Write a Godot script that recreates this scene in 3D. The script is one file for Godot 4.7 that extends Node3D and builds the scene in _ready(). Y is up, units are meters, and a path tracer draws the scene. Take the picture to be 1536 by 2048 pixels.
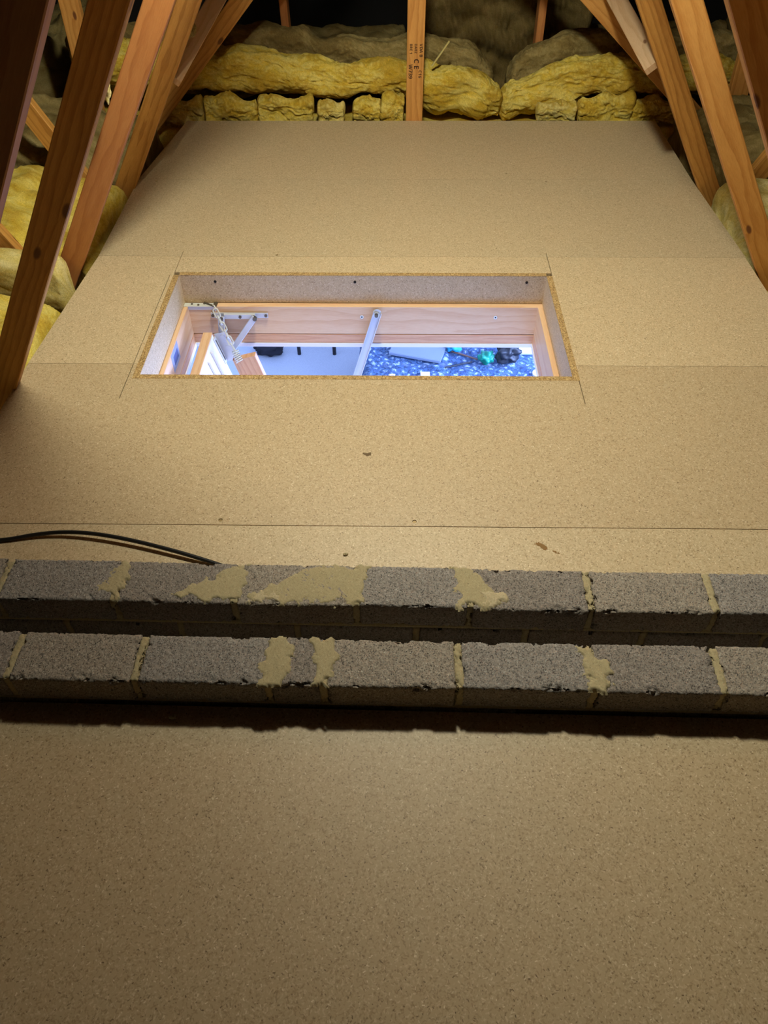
extends Node3D
# A loft: chipboard floor with a ladder hatch, the tops of a cavity wall, roof trusses and glass wool.

var rng := RandomNumberGenerator.new()
var M := {}
var noise_a := FastNoiseLite.new()
var noise_b := FastNoiseLite.new()
var used := {}

# ---------------------------------------------------------------- helpers: nodes
func numbered(called: String) -> String:
	var n: int = used.get(called, 0)
	used[called] = n + 1
	return called if n == 0 else "%s_%03d" % [called, n]

func thing(called: String, label: String, category: String, at := Vector3.ZERO, group := "") -> Node3D:
	var o := Node3D.new()
	o.name = numbered(called)
	add_child(o)
	o.position = at
	o.set_meta("label", label)
	o.set_meta("category", category)
	if group != "":
		o.set_meta("group", group)
	return o

func setting(called: String, label: String, category: String, at := Vector3.ZERO) -> Node3D:
	var o := thing(called, label, category, at)
	o.set_meta("kind", "structure")
	return o

func part(called: String, mesh: Mesh, mat: Material, parent: Node3D, xf := Transform3D.IDENTITY) -> MeshInstance3D:
	var o := MeshInstance3D.new()
	o.name = called
	o.mesh = mesh
	if mat:
		o.material_override = mat
	o.transform = xf
	o.cast_shadow = GeometryInstance3D.SHADOW_CASTING_SETTING_ON
	parent.add_child(o, true)
	return o

func single(called: String, mesh: Mesh, mat: Material, label: String, category: String, at := Vector3.ZERO, group := "") -> MeshInstance3D:
	var o := part(numbered(called), mesh, mat, self)
	o.position = at
	o.set_meta("label", label)
	o.set_meta("category", category)
	if group != "":
		o.set_meta("group", group)
	return o

# ---------------------------------------------------------------- helpers: meshes
func start() -> SurfaceTool:
	var st := SurfaceTool.new()
	st.begin(Mesh.PRIMITIVE_TRIANGLES)
	return st

func tri(st: SurfaceTool, p: Array, uv: Array, n: Vector3) -> void:
	var order := [0, 1, 2]
	if (p[1] - p[0]).cross(p[2] - p[0]).dot(n) > 0.0:
		order = [0, 2, 1]
	for i in order:
		st.set_normal(n)
		st.set_uv(uv[i])
		st.add_vertex(p[i])

func quad(st: SurfaceTool, a: Vector3, b: Vector3, c: Vector3, d: Vector3, n: Vector3, ua := Vector2.ZERO, ub := Vector2(1, 0), uc := Vector2(1, 1), ud := Vector2(0, 1)) -> void:
	tri(st, [a, b, c], [ua, ub, uc], n)
	tri(st, [a, c, d], [ua, uc, ud], n)

# a bar with chamfered edges from p0 to p1; w across wdir, t across the third direction
func beam(st: SurfaceTool, p0: Vector3, p1: Vector3, w: float, t: float, wdir: Vector3, ch := 0.0015, uo := Vector2.ZERO) -> void:
	var ax := (p1 - p0).normalized()
	var wd := (wdir - ax * wdir.dot(ax)).normalized()
	var td := ax.cross(wd)
	var hw := w / 2.0
	var ht := t / 2.0
	var c := minf(ch, minf(hw, ht) * 0.6)
	var prof := [Vector2(-hw + c, -ht), Vector2(hw - c, -ht), Vector2(hw, -ht + c), Vector2(hw, ht - c), Vector2(hw - c, ht), Vector2(-hw + c, ht), Vector2(-hw, ht - c), Vector2(-hw, -ht + c)]
	var L := p0.distance_to(p1)
	var run := 0.0
	var n_p := prof.size()
	for i in n_p:
		var q0: Vector2 = prof[i]
		var q1: Vector2 = prof[(i + 1) % n_p]
		var d := q1 - q0
		var nn := Vector2(d.y, -d.x).normalized()
		var n := wd * nn.x + td * nn.y
		var e0 := wd * q0.x + td * q0.y
		var e1 := wd * q1.x + td * q1.y
		var u0 := run / 0.25
		run += d.length()
		var u1 := run / 0.25
		quad(st, p0 + e0, p0 + e1, p1 + e1, p1 + e0, n, Vector2(u0, 0) + uo, Vector2(u1, 0) + uo, Vector2(u1, L) + uo, Vector2(u0, L) + uo)
	for s in [0, 1]:
		var o := p0 if s == 0 else p1
		var n := -ax if s == 0 else ax
		for i in range(1, n_p - 1):
			var pa: Vector2 = prof[0]
			var pb: Vector2 = prof[i]
			var pc: Vector2 = prof[i + 1]
			tri(st, [o + wd * pa.x + td * pa.y, o + wd * pb.x + td * pb.y, o + wd * pc.x + td * pc.y], [pa * 4.0 + uo, pb * 4.0 + uo, pc * 4.0 + uo], n)

func beam_mesh(p0: Vector3, p1: Vector3, w: float, t: float, wdir: Vector3, ch := 0.0015) -> Mesh:
	var st := start()
	beam(st, p0, p1, w, t, wdir, ch, Vector2(rng.randf() * 3.0, rng.randf() * 3.0))
	return st.commit()

func box_mesh(a: Vector3, b: Vector3, ch := 0.0015) -> Mesh:
	var lo := a.min(b)
	var hi := a.max(b)
	var s := hi - lo
	var c := (lo + hi) / 2.0
	var st := start()
	var uo := Vector2(rng.randf() * 3.0, rng.randf() * 3.0)
	if s.x >= s.y and s.x >= s.z:
		beam(st, Vector3(lo.x, c.y, c.z), Vector3(hi.x, c.y, c.z), s.y, s.z, Vector3.UP, ch, uo)
	elif s.y >= s.z:
		beam(st, Vector3(c.x, lo.y, c.z), Vector3(c.x, hi.y, c.z), s.x, s.z, Vector3.RIGHT, ch, uo)
	else:
		beam(st, Vector3(c.x, c.y, lo.z), Vector3(c.x, c.y, hi.z), s.x, s.y, Vector3.RIGHT, ch, uo)
	return st.commit()

# a flat slab in x and z between y0 and y1, cut along a grid; rectangular holes and round countersunk holes
func slab_mesh(x0: float, x1: float, z0: float, z1: float, y0: float, y1: float, holes: Array, screws: Array, slant := Vector4.ZERO) -> Mesh:
	# slant moves the left edge by x at z0 and y at z1, the right edge by z and w
	var V := func(x: float, y: float, z: float) -> Vector3:
		var f := (z - z0) / (z1 - z0)
		if absf(x - x0) < 1e-6:
			x += lerpf(slant.x, slant.y, f)
		elif absf(x - x1) < 1e-6:
			x += lerpf(slant.z, slant.w, f)
		return Vector3(x, y, z)
	var xs := [x0, x1]
	var zs := [z0, z1]
	for h in holes:
		for v in [h.position.x, h.end.x]:
			if v > x0 and v < x1:
				xs.append(v)
		for v in [h.position.y, h.end.y]:
			if v > z0 and v < z1:
				zs.append(v)
	var r := 0.0052
	var k := 0.008
	for s in screws:
		for v in [s.x - k, s.x + k]:
			xs.append(v)
		for v in [s.y - k, s.y + k]:
			zs.append(v)
	xs.sort()
	zs.sort()
	var nx := xs.size() - 1
	var nz := zs.size() - 1
	var full := []
	for i in nx:
		var row := []
		for j in nz:
			var c := Vector2((xs[i] + xs[i + 1]) / 2.0, (zs[j] + zs[j + 1]) / 2.0)
			var there := true
			for h in holes:
				if h.has_point(c):
					there = false
			row.append(there)
		full.append(row)
	var st := start()
	for i in nx:
		for j in nz:
			if not full[i][j] or xs[i + 1] - xs[i] < 1e-6 or zs[j + 1] - zs[j] < 1e-6:
				continue
			var a := Vector2(xs[i], zs[j])
			var b := Vector2(xs[i + 1], zs[j + 1])
			var hit := Vector2.INF
			for s in screws:
				if absf((a.x + b.x) / 2.0 - s.x) < 1e-4 and absf((a.y + b.y) / 2.0 - s.y) < 1e-4:
					hit = s
			quad(st, V.call(a.x, y0, a.y), V.call(b.x, y0, a.y), V.call(b.x, y0, b.y), V.call(a.x, y0, b.y), Vector3.DOWN)
			if hit == Vector2.INF:
				quad(st, V.call(a.x, y1, a.y), V.call(b.x, y1, a.y), V.call(b.x, y1, b.y), V.call(a.x, y1, b.y), Vector3.UP)
			else:
				for q in 8:
					var t0 := TAU * q / 8.0
					var t1 := TAU * (q + 1) / 8.0
					var o0 := Vector2(cos(t0), sin(t0))
					var o1 := Vector2(cos(t1), sin(t1))
					var e0 := o0 / maxf(absf(o0.x), absf(o0.y)) * k
					var e1 := o1 / maxf(absf(o1.x), absf(o1.y)) * k
					var P := func(v: Vector2, y: float) -> Vector3: return Vector3(hit.x + v.x, y, hit.y + v.y)
					quad(st, P.call(e0, y1), P.call(e1, y1), P.call(o1 * r, y1), P.call(o0 * r, y1), Vector3.UP)
					var m := (o0 + o1).normalized()
					quad(st, P.call(o0 * r, y1), P.call(o1 * r, y1), P.call(o1 * r * 0.9, y1 - 0.003), P.call(o0 * r * 0.9, y1 - 0.003), Vector3(-m.x, 0.1, -m.y).normalized())
			var sides := [[i - 1, j, Vector3.LEFT], [i + 1, j, Vector3.RIGHT], [i, j - 1, Vector3.FORWARD], [i, j + 1, Vector3.BACK]]
			for s in sides:
				var gone: bool = s[0] < 0 or s[1] < 0 or s[0] >= nx or s[1] >= nz
				if not gone:
					gone = not full[s[0]][s[1]]
				if gone:
					var n: Vector3 = s[2]
					var e := Vector2(a.x if n.x < 0 else b.x, a.y if n.z < 0 else b.y)
					var p0: Vector3 = V.call(e.x if n.x != 0 else a.x, y0, e.y if n.z != 0 else a.y)
					var p1: Vector3 = V.call(e.x if n.x != 0 else b.x, y0, e.y if n.z != 0 else b.y)
					var up := Vector3(0, y1 - y0, 0)
					quad(st, p0, p1, p1 + up, p0 + up, n)
	return st.commit()

func tube_mesh(pts: Array, r: float, sides := 8, closed := false) -> Mesh:
	var st := start()
	tube(st, pts, r, sides, closed)
	return st.commit()

func tube(st: SurfaceTool, pts: Array, r: float, sides := 8, closed := false) -> void:
	var n := pts.size()
	var rings := []
	var up := Vector3(0.13, 0.97, 0.2).normalized()
	for i in n:
		var a: Vector3 = pts[(i - 1 + n) % n] if closed else pts[maxi(i - 1, 0)]
		var b: Vector3 = pts[(i + 1) % n] if closed else pts[mini(i + 1, n - 1)]
		var d := (b - a).normalized()
		var s := d.cross(up)
		if s.length() < 0.05:
			s = d.cross(Vector3.RIGHT)
		s = s.normalized()
		up = s.cross(d).normalized()
		var ring := []
		for k in sides:
			var t := TAU * k / sides
			ring.append(s * cos(t) + up * sin(t))
		rings.append(ring)
	for i in (n if closed else n - 1):
		var j := (i + 1) % n
		for k in sides:
			var l := (k + 1) % sides
			var p := [pts[i] + rings[i][k] * r, pts[i] + rings[i][l] * r, pts[j] + rings[j][l] * r, pts[j] + rings[j][k] * r]
			var nn := [rings[i][k], rings[i][l], rings[j][l], rings[j][k]]
			var order := [0, 1, 2, 0, 2, 3]
			if (p[1] - p[0]).cross(p[2] - p[0]).dot(nn[0]) > 0:
				order = [0, 2, 1, 0, 3, 2]
			for q in order:
				st.set_normal(nn[q])
				st.set_uv(Vector2(0, 0))
				st.add_vertex(p[q])
	if not closed:
		for e in [0, n - 1]:
			var d: Vector3 = (pts[0] - pts[1]).normalized() if e == 0 else (pts[n - 1] - pts[n - 2]).normalized()
			for k in range(1, sides - 1):
				tri(st, [pts[e] + rings[e][0] * r, pts[e] + rings[e][k] * r, pts[e] + rings[e][k + 1] * r], [Vector2.ZERO, Vector2.ZERO, Vector2.ZERO], d)

func smooth_path(pts: Array, steps := 8) -> Array:
	var out := []
	for i in pts.size() - 1:
		var a: Vector3 = pts[maxi(i - 1, 0)]
		var b: Vector3 = pts[i]
		var c: Vector3 = pts[i + 1]
		var d: Vector3 = pts[mini(i + 2, pts.size() - 1)]
		for s in steps:
			out.append(b.cubic_interpolate(c, a, d, float(s) / steps))
	out.append(pts[-1])
	return out

# indexed grid mesh with smooth normals from positions and colours
func grid_mesh(P: PackedVector3Array, C: PackedColorArray, nu: int, nv: int, wrap_v: bool) -> ArrayMesh:
	var idx := PackedInt32Array()
	var N := PackedVector3Array()
	N.resize(P.size())
	for i in nu - 1:
		for j in (nv if wrap_v else nv - 1):
			var j2 := (j + 1) % nv
			var a := i * nv + j
			var b := (i + 1) * nv + j
			var c := (i + 1) * nv + j2
			var d := i * nv + j2
			idx.append_array(PackedInt32Array([a, b, c, a, c, d]))
			var n := (P[c] - P[a]).cross(P[b] - P[d])
			N[a] += n
			N[b] += n
			N[c] += n
			N[d] += n
	for i in N.size():
		N[i] = N[i].normalized()
	var arr := []
	arr.resize(Mesh.ARRAY_MAX)
	arr[Mesh.ARRAY_VERTEX] = P
	arr[Mesh.ARRAY_NORMAL] = N
	if C.size() > 0:
		arr[Mesh.ARRAY_COLOR] = C
	arr[Mesh.ARRAY_INDEX] = idx
	var m := ArrayMesh.new()
	m.add_surface_from_arrays(Mesh.PRIMITIVE_TRIANGLES, arr)
	return m

func curve_at(pts: Array, x: float) -> float:
	if x <= pts[0].x:
		return pts[0].y
	for i in pts.size() - 1:
		if x <= pts[i + 1].x:
			var t: float = (x - pts[i].x) / (pts[i + 1].x - pts[i].x)
			t = t * t * (3.0 - 2.0 * t)
			return lerpf(pts[i].y, pts[i + 1].y, t)
	return pts[-1].y

# a length of glass wool along x: top and bottom follow curves, the section is a soft rounded rectangle
func wool_mesh(x0: float, x1: float, z0: float, z1: float, tops: Array, bottoms: Array, cols: Array, seed_n: int, rough := 1.0, nu := 150, nv := 110) -> ArrayMesh:
	noise_a.seed = seed_n
	noise_b.seed = seed_n + 7
	var P := PackedVector3Array()
	var C := PackedColorArray()
	var zc := (z0 + z1) / 2.0
	var hz := absf(z1 - z0) / 2.0
	var end_r := minf(hz, 0.028 if x1 - x0 > 0.5 else 0.010) / (x1 - x0)
	for i in nu:
		var t := float(i) / (nu - 1)
		var grow := minf(0.2, end_r * 3.0)
		t = t / 0.12 * grow if t < 0.12 else (1.0 - (1.0 - t) / 0.12 * grow if t > 0.88 else lerpf(grow, 1.0 - grow, (t - 0.12) / 0.76))
		var x := lerpf(x0, x1, t)
		var e := minf(t, 1.0 - t) / end_r
		var taper := sqrt(maxf(0.0, 1.0 - pow(maxf(0.0, 1.0 - e), 2.0))) if e < 1.0 else 1.0
		var yt := curve_at(tops, x)
		var yb := curve_at(bottoms, x)
		var yc := (yt + yb) / 2.0
		var hy := (yt - yb) / 2.0
		var hh := maxf(hy * taper, 0.002)
		var hd := maxf(hz * taper, 0.002)
		var r := minf(minf(hh, hd) * 0.75, 0.045)
		var per := 4.0 * (hh - r) + 4.0 * (hd - r) + TAU * r
		for j in nv:
			var w := rounded(hh, hd, r, per * j / nv)
			var q := Vector3(x, yc + w[0].y, zc + w[0].x)
			var out := Vector3(0, w[1].y, w[1].x)
			if e < 1.0:
				out.x = (-1.0 if t < 0.5 else 1.0) * (1.0 - e)
			out = out.normalized()
			var big := noise_a.get_noise_3d(q.x * 6.0, q.y * 9.0, q.z * 7.0)
			var mid := noise_b.get_noise_3d(q.x * 22.0, q.y * 40.0, q.z * 24.0)
			var lam := noise_a.get_noise_3d(q.x * 6.0 + 50.0, q.y * 105.0 + mid * 2.0, q.z * 10.0)
			var fine := noise_b.get_noise_3d(q.x * 60.0, q.y * 130.0, q.z * 70.0)
			var crease := maxf(0.0, 0.07 - absf(noise_a.get_noise_3d(q.x * 5.0 + 9.0, q.y * 22.0, q.z * 7.0 + 3.0))) * 14.0
			var d := big * 0.024 + mid * 0.0045 + lam * 0.0042 + fine * 0.0012 - crease * 0.007
			d *= rough * (0.3 + 0.7 * taper)
			q += out * d
			q.y = maxf(q.y, -0.2485)
			P.append(q)
			var m := clampf(0.5 + mid * 0.6 + lam * 0.8, 0.0, 1.0)
			var c: Color = cols[0].lerp(cols[1], m)
			c = c.lerp(cols[2], clampf(big * 1.3 + fine * 0.6, 0.0, 0.75))
			C.append(c)
	return grid_mesh(P, C, nu, nv, true)

# the point and the outward direction at distance s round a rounded rectangle, hd to each side and hh up and down
func rounded(hh: float, hd: float, r: float, s: float) -> Array:
	var a := hd - r
	var b := hh - r
	var arc := r * PI / 2.0
	var runs := [2.0 * b, arc, 2.0 * a, arc, 2.0 * b, arc, 2.0 * a, arc]
	var k := 0
	while k < 7 and s > runs[k]:
		s -= runs[k]
		k += 1
	var f: float = s / maxf(runs[k], 1e-6)
	match k:
		0: return [Vector2(hd, b - 2.0 * b * f), Vector2(1, 0)]
		2: return [Vector2(a - 2.0 * a * f, -hh), Vector2(0, -1)]
		4: return [Vector2(-hd, -b + 2.0 * b * f), Vector2(-1, 0)]
		6: return [Vector2(-a + 2.0 * a * f, hh), Vector2(0, 1)]
	var c: Vector2 = [Vector2(a, -b), Vector2(-a, -b), Vector2(-a, b), Vector2(a, b)][(k - 1) / 2]
	var t: float = [0.0, -PI / 2.0, -PI, -PI * 1.5][(k - 1) / 2] - f * PI / 2.0
	var d := Vector2(cos(t), sin(t))
	return [c + d * r, d]

# a small torn lump of wool
func lump_mesh(r: Vector3, cols: Array, seed_n: int, n := 26) -> ArrayMesh:
	noise_a.seed = seed_n
	noise_b.seed = seed_n + 3
	var P := PackedVector3Array()
	var C := PackedColorArray()
	var k := n * 2
	for i in n:
		var ph := PI * (i + 0.02) / (n - 0.96)
		for j in k:
			var th := TAU * j / k
			var o := Vector3(sin(ph) * cos(th), cos(ph), sin(ph) * sin(th))
			var f := 1.0 + 0.45 * noise_a.get_noise_3dv(o * 1.2) + 0.08 * noise_b.get_noise_3dv(o * 3.0) + 0.03 * noise_b.get_noise_3dv(o * 9.0)
			P.append(o * r * f)
			C.append(cols[0].lerp(cols[1], clampf(0.5 + noise_b.get_noise_3dv(o * 6.0), 0.0, 1.0)))
	return grid_mesh(P, C, n, k, true)

# a rough block with chipped edges, six joined faces
func brick_mesh(s: Vector3, seed_n: int, fine: float) -> ArrayMesh:
	noise_a.seed = seed_n
	noise_b.seed = seed_n + 11
	var st := start()
	st.set_smooth_group(0)
	var h := s / 2.0
	var faces := [[Vector3.UP, Vector3.RIGHT, Vector3.BACK], [Vector3.DOWN, Vector3.RIGHT, Vector3.BACK], [Vector3.BACK, Vector3.RIGHT, Vector3.UP], [Vector3.FORWARD, Vector3.RIGHT, Vector3.UP], [Vector3.RIGHT, Vector3.BACK, Vector3.UP], [Vector3.LEFT, Vector3.BACK, Vector3.UP]]
	for f in faces:
		var n: Vector3 = f[0]
		var u: Vector3 = f[1]
		var v: Vector3 = f[2]
		var lu := absf(u.dot(s))
		var lv := absf(v.dot(s))
		var nu := maxi(2, int(lu / fine))
		var nv := maxi(2, int(lv / fine))
		var pts := []
		for i in nu + 1:
			for j in nv + 1:
				var p := n * absf(n.dot(h)) + u * (float(i) / nu - 0.5) * lu + v * (float(j) / nv - 0.5) * lv
				var dx := h.x - absf(p.x)
				var dy := h.y - absf(p.y)
				var dz := h.z - absf(p.z)
				var e := [dx, dy, dz]
				e.sort()
				var edge: float = e[1]
				var w := noise_a.get_noise_3d(p.x * 22.0, p.y * 22.0, p.z * 22.0) * 0.75 + noise_a.get_noise_3d(p.x * 85.0, p.y * 85.0, p.z * 85.0) * 0.45
				var w2 := noise_b.get_noise_3d(p.x * 190.0, p.y * 190.0, p.z * 190.0)
				var chip := maxf(0.0, w - 0.1) * 0.014 * clampf(1.0 - edge / (0.008 + 0.014 * maxf(0.0, w)), 0.0, 1.0)
				var round_off := 0.0025 * clampf(1.0 - edge / 0.004, 0.0, 1.0)
				var push := w2 * 0.0015 + w * 0.0010 - chip - round_off
				var dir := Vector3(signf(p.x) * clampf(1.0 - dx / 0.02, 0, 1), signf(p.y) * clampf(1.0 - dy / 0.02, 0, 1), signf(p.z) * clampf(1.0 - dz / 0.02, 0, 1))
				if dir.length() < 0.1:
					dir = n
				pts.append(p + dir.normalized() * push)
		for i in nu:
			for j in nv:
				var a: Vector3 = pts[i * (nv + 1) + j]
				var b: Vector3 = pts[(i + 1) * (nv + 1) + j]
				var c: Vector3 = pts[(i + 1) * (nv + 1) + j + 1]
				var d: Vector3 = pts[i * (nv + 1) + j + 1]
				var order := [a, b, c, a, c, d]
				if (b - a).cross(c - a).dot(n) > 0:
					order = [a, c, b, a, d, c]
				for q in order:
					st.add_vertex(q)
	st.index()
	st.generate_normals()
	return st.commit()

# something smeared on a flat surface: an irregular patch inside a polygon, standing a little proud
func smear_mesh(poly: PackedVector2Array, high: float, seed_n: int, cell := 0.0022, ragged := 0.010) -> ArrayMesh:
	noise_a.seed = seed_n
	noise_b.seed = seed_n + 5
	var lo := poly[0]
	var hi := poly[0]
	for p in poly:
		lo = lo.min(p)
		hi = hi.max(p)
	lo -= Vector2(0.01, 0.01)
	hi += Vector2(0.01, 0.01)
	var nx := int((hi.x - lo.x) / cell) + 1
	var nz := int((hi.y - lo.y) / cell) + 1
	var Y := []
	var D := []
	for i in nx + 1:
		for j in nz + 1:
			var p := Vector2(lo.x + i * cell, lo.y + j * cell)
			var d := 1e9
			for k in poly.size():
				var q := Geometry2D.get_closest_point_to_segment(p, poly[k], poly[(k + 1) % poly.size()])
				d = minf(d, p.distance_to(q))
			if not Geometry2D.is_point_in_polygon(p, poly):
				d = -d
			d += noise_a.get_noise_2d(p.x * 34.0, p.y * 34.0) * ragged + noise_b.get_noise_2d(p.x * 150.0, p.y * 150.0) * ragged * 0.3
			D.append(d)
			var y := high * smoothstep(-0.002, 0.007, d) + noise_b.get_noise_2d(p.x * 60.0, p.y * 25.0) * high * 0.25 + noise_a.get_noise_2d(p.x * 260.0, p.y * 160.0) * high * 0.08
			Y.append(y if d > 0.0 else -0.003)
	var st := start()
	st.set_smooth_group(0)
	for i in nx:
		for j in nz:
			var ids := [i * (nz + 1) + j, (i + 1) * (nz + 1) + j, (i + 1) * (nz + 1) + j + 1, i * (nz + 1) + j + 1]
			var any := false
			for k in ids:
				any = any or D[k] > 0.0
			if not any:
				continue
			var v := []
			for k in 4:
				var ii: int = i + (1 if k == 1 or k == 2 else 0)
				var jj: int = j + (1 if k >= 2 else 0)
				v.append(Vector3(lo.x + ii * cell, Y[ids[k]], lo.y + jj * cell))
			for q in [0, 1, 2, 0, 2, 3]:
				st.add_vertex(v[q])
	st.index()
	st.generate_normals()
	return st.commit()

func disc_mesh(r: float, h: float, sides := 16) -> Mesh:
	var c := CylinderMesh.new()
	c.top_radius = r
	c.bottom_radius = r
	c.height = h
	c.radial_segments = sides
	c.rings = 1
	return c

# ---------------------------------------------------------------- helpers: textures and materials
func speckle(size: int, base: Color, strokes: Array, seed_n: int, want_height := false) -> Array:
	var r := RandomNumberGenerator.new()
	r.seed = seed_n
	var px := PackedByteArray()
	px.resize(size * size * 3)
	var b := [int(base.r * 255), int(base.g * 255), int(base.b * 255)]
	px.fill(b[0])
	for i in range(0, px.size(), 3):
		px[i + 1] = b[1]
		px[i + 2] = b[2]
	var hx := PackedByteArray()
	hx.resize(size * size)
	hx.fill(128)
	for s in strokes:
		for k in int(s.n):
			var x := r.randf() * size
			var y := r.randf() * size
			var ang := r.randf() * TAU
			var ln := r.randf_range(s.len[0], s.len[1])
			var wd: int = r.randi_range(s.w[0], s.w[1])
			var f := r.randf_range(s.f[0], s.f[1])
			var c: Color = s.c
			var dx := cos(ang)
			var dy := sin(ang)
			var hv := int(128 + s.get("h", 0.0) * 127 * f)
			for q in int(ln):
				for w in wd:
					var xx := posmod(int(x + dx * q - dy * w), size)
					var yy := posmod(int(y + dy * q + dx * w), size)
					var o := (yy * size + xx) * 3
					px[o] = int(lerpf(px[o], c.r * 255, f))
					px[o + 1] = int(lerpf(px[o + 1], c.g * 255, f))
					px[o + 2] = int(lerpf(px[o + 2], c.b * 255, f))
					if want_height:
						hx[yy * size + xx] = hv
	var img := Image.create_from_data(size, size, false, Image.FORMAT_RGB8, px)
	img.generate_mipmaps()
	var out := [ImageTexture.create_from_image(img)]
	if want_height:
		var hi := Image.create_from_data(size, size, false, Image.FORMAT_L8, hx)
		hi.convert(Image.FORMAT_RGBA8)
		hi.bump_map_to_normal_map(2.0)
		hi.generate_mipmaps()
		out.append(ImageTexture.create_from_image(hi))
	return out

func wood_texture(light: Color, dark: Color, knot: Color, seed_n: int, knots: int, lines: float) -> ImageTexture:
	var w := 256
	var h := 1024
	var n := FastNoiseLite.new()
	n.seed = seed_n
	n.frequency = 1.0
	var n2 := FastNoiseLite.new()
	n2.seed = seed_n + 1
	n2.frequency = 1.0
	var r := RandomNumberGenerator.new()
	r.seed = seed_n
	var ks := []
	for k in knots:
		ks.append(Vector3(r.randf() * w, r.randf() * h, r.randf_range(5, 10)))
	var px := PackedByteArray()
	px.resize(w * h * 3)
	for y in h:
		# closed loop along the grain so that the texture repeats without a seam
		var a := TAU * y / h
		var ca := cos(a) * 0.5
		var sa := sin(a) * 0.5
		for x in w:
			var b := TAU * x / w
			var u := absf(float(x) / w * 2.0 - 1.0)
			var bend := 0.0
			var kd := 0.0
			for k in ks:
				var dx: float = x - k.x
				var dy: float = (y - k.y) * 0.45
				var d2: float = (dx * dx + dy * dy) / (k.z * k.z)
				bend += exp(-d2 * 0.35) * 0.9
				kd = maxf(kd, clampf(1.5 - d2 * 1.1, 0.0, 1.0))
			var ring := u * lines + n.get_noise_3d(ca * 0.5, sa * 0.5, u * 1.2) * 1.3 + bend * 0.6
			var s := ring - floorf(ring)
			var g := smoothstep(0.35, 0.95, s) * (1.0 - smoothstep(0.95, 1.0, s))
			var fine := n2.get_noise_3d(ca * 9.0, sa * 9.0, x * 0.55)
			var broad := n2.get_noise_3d(ca * 1.0 + 5.0, sa * 1.0, cos(b) * 0.8 + 3.0)
			var c := light.lerp(dark, clampf(g * 0.45 + fine * 0.32 + broad * 0.3 + 0.15, 0.0, 1.0))
			c = c.lerp(knot, kd * 0.8)
			var o := (y * w + x) * 3
			px[o] = int(clampf(c.r, 0, 1) * 255)
			px[o + 1] = int(clampf(c.g, 0, 1) * 255)
			px[o + 2] = int(clampf(c.b, 0, 1) * 255)
	var img := Image.create_from_data(w, h, false, Image.FORMAT_RGB8, px)
	img.generate_mipmaps()
	return ImageTexture.create_from_image(img)

func mat(color: Color, rough: float, tex: Texture2D = null, triplanar := 0.0, metal := 0.0) -> StandardMaterial3D:
	var m := StandardMaterial3D.new()
	m.albedo_color = color
	m.roughness = rough
	m.metallic = metal
	if tex:
		m.albedo_texture = tex
	if triplanar > 0.0:
		m.uv1_triplanar = true
		m.uv1_world_triplanar = true
		m.uv1_scale = Vector3.ONE * triplanar
	return m

func rgb8(r: int, g: int, b: int) -> Color:
	return Color(r / 255.0, g / 255.0, b / 255.0)

func lin(r: int, g: int, b: int) -> Color:
	return rgb8(r, g, b).srgb_to_linear()

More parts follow.
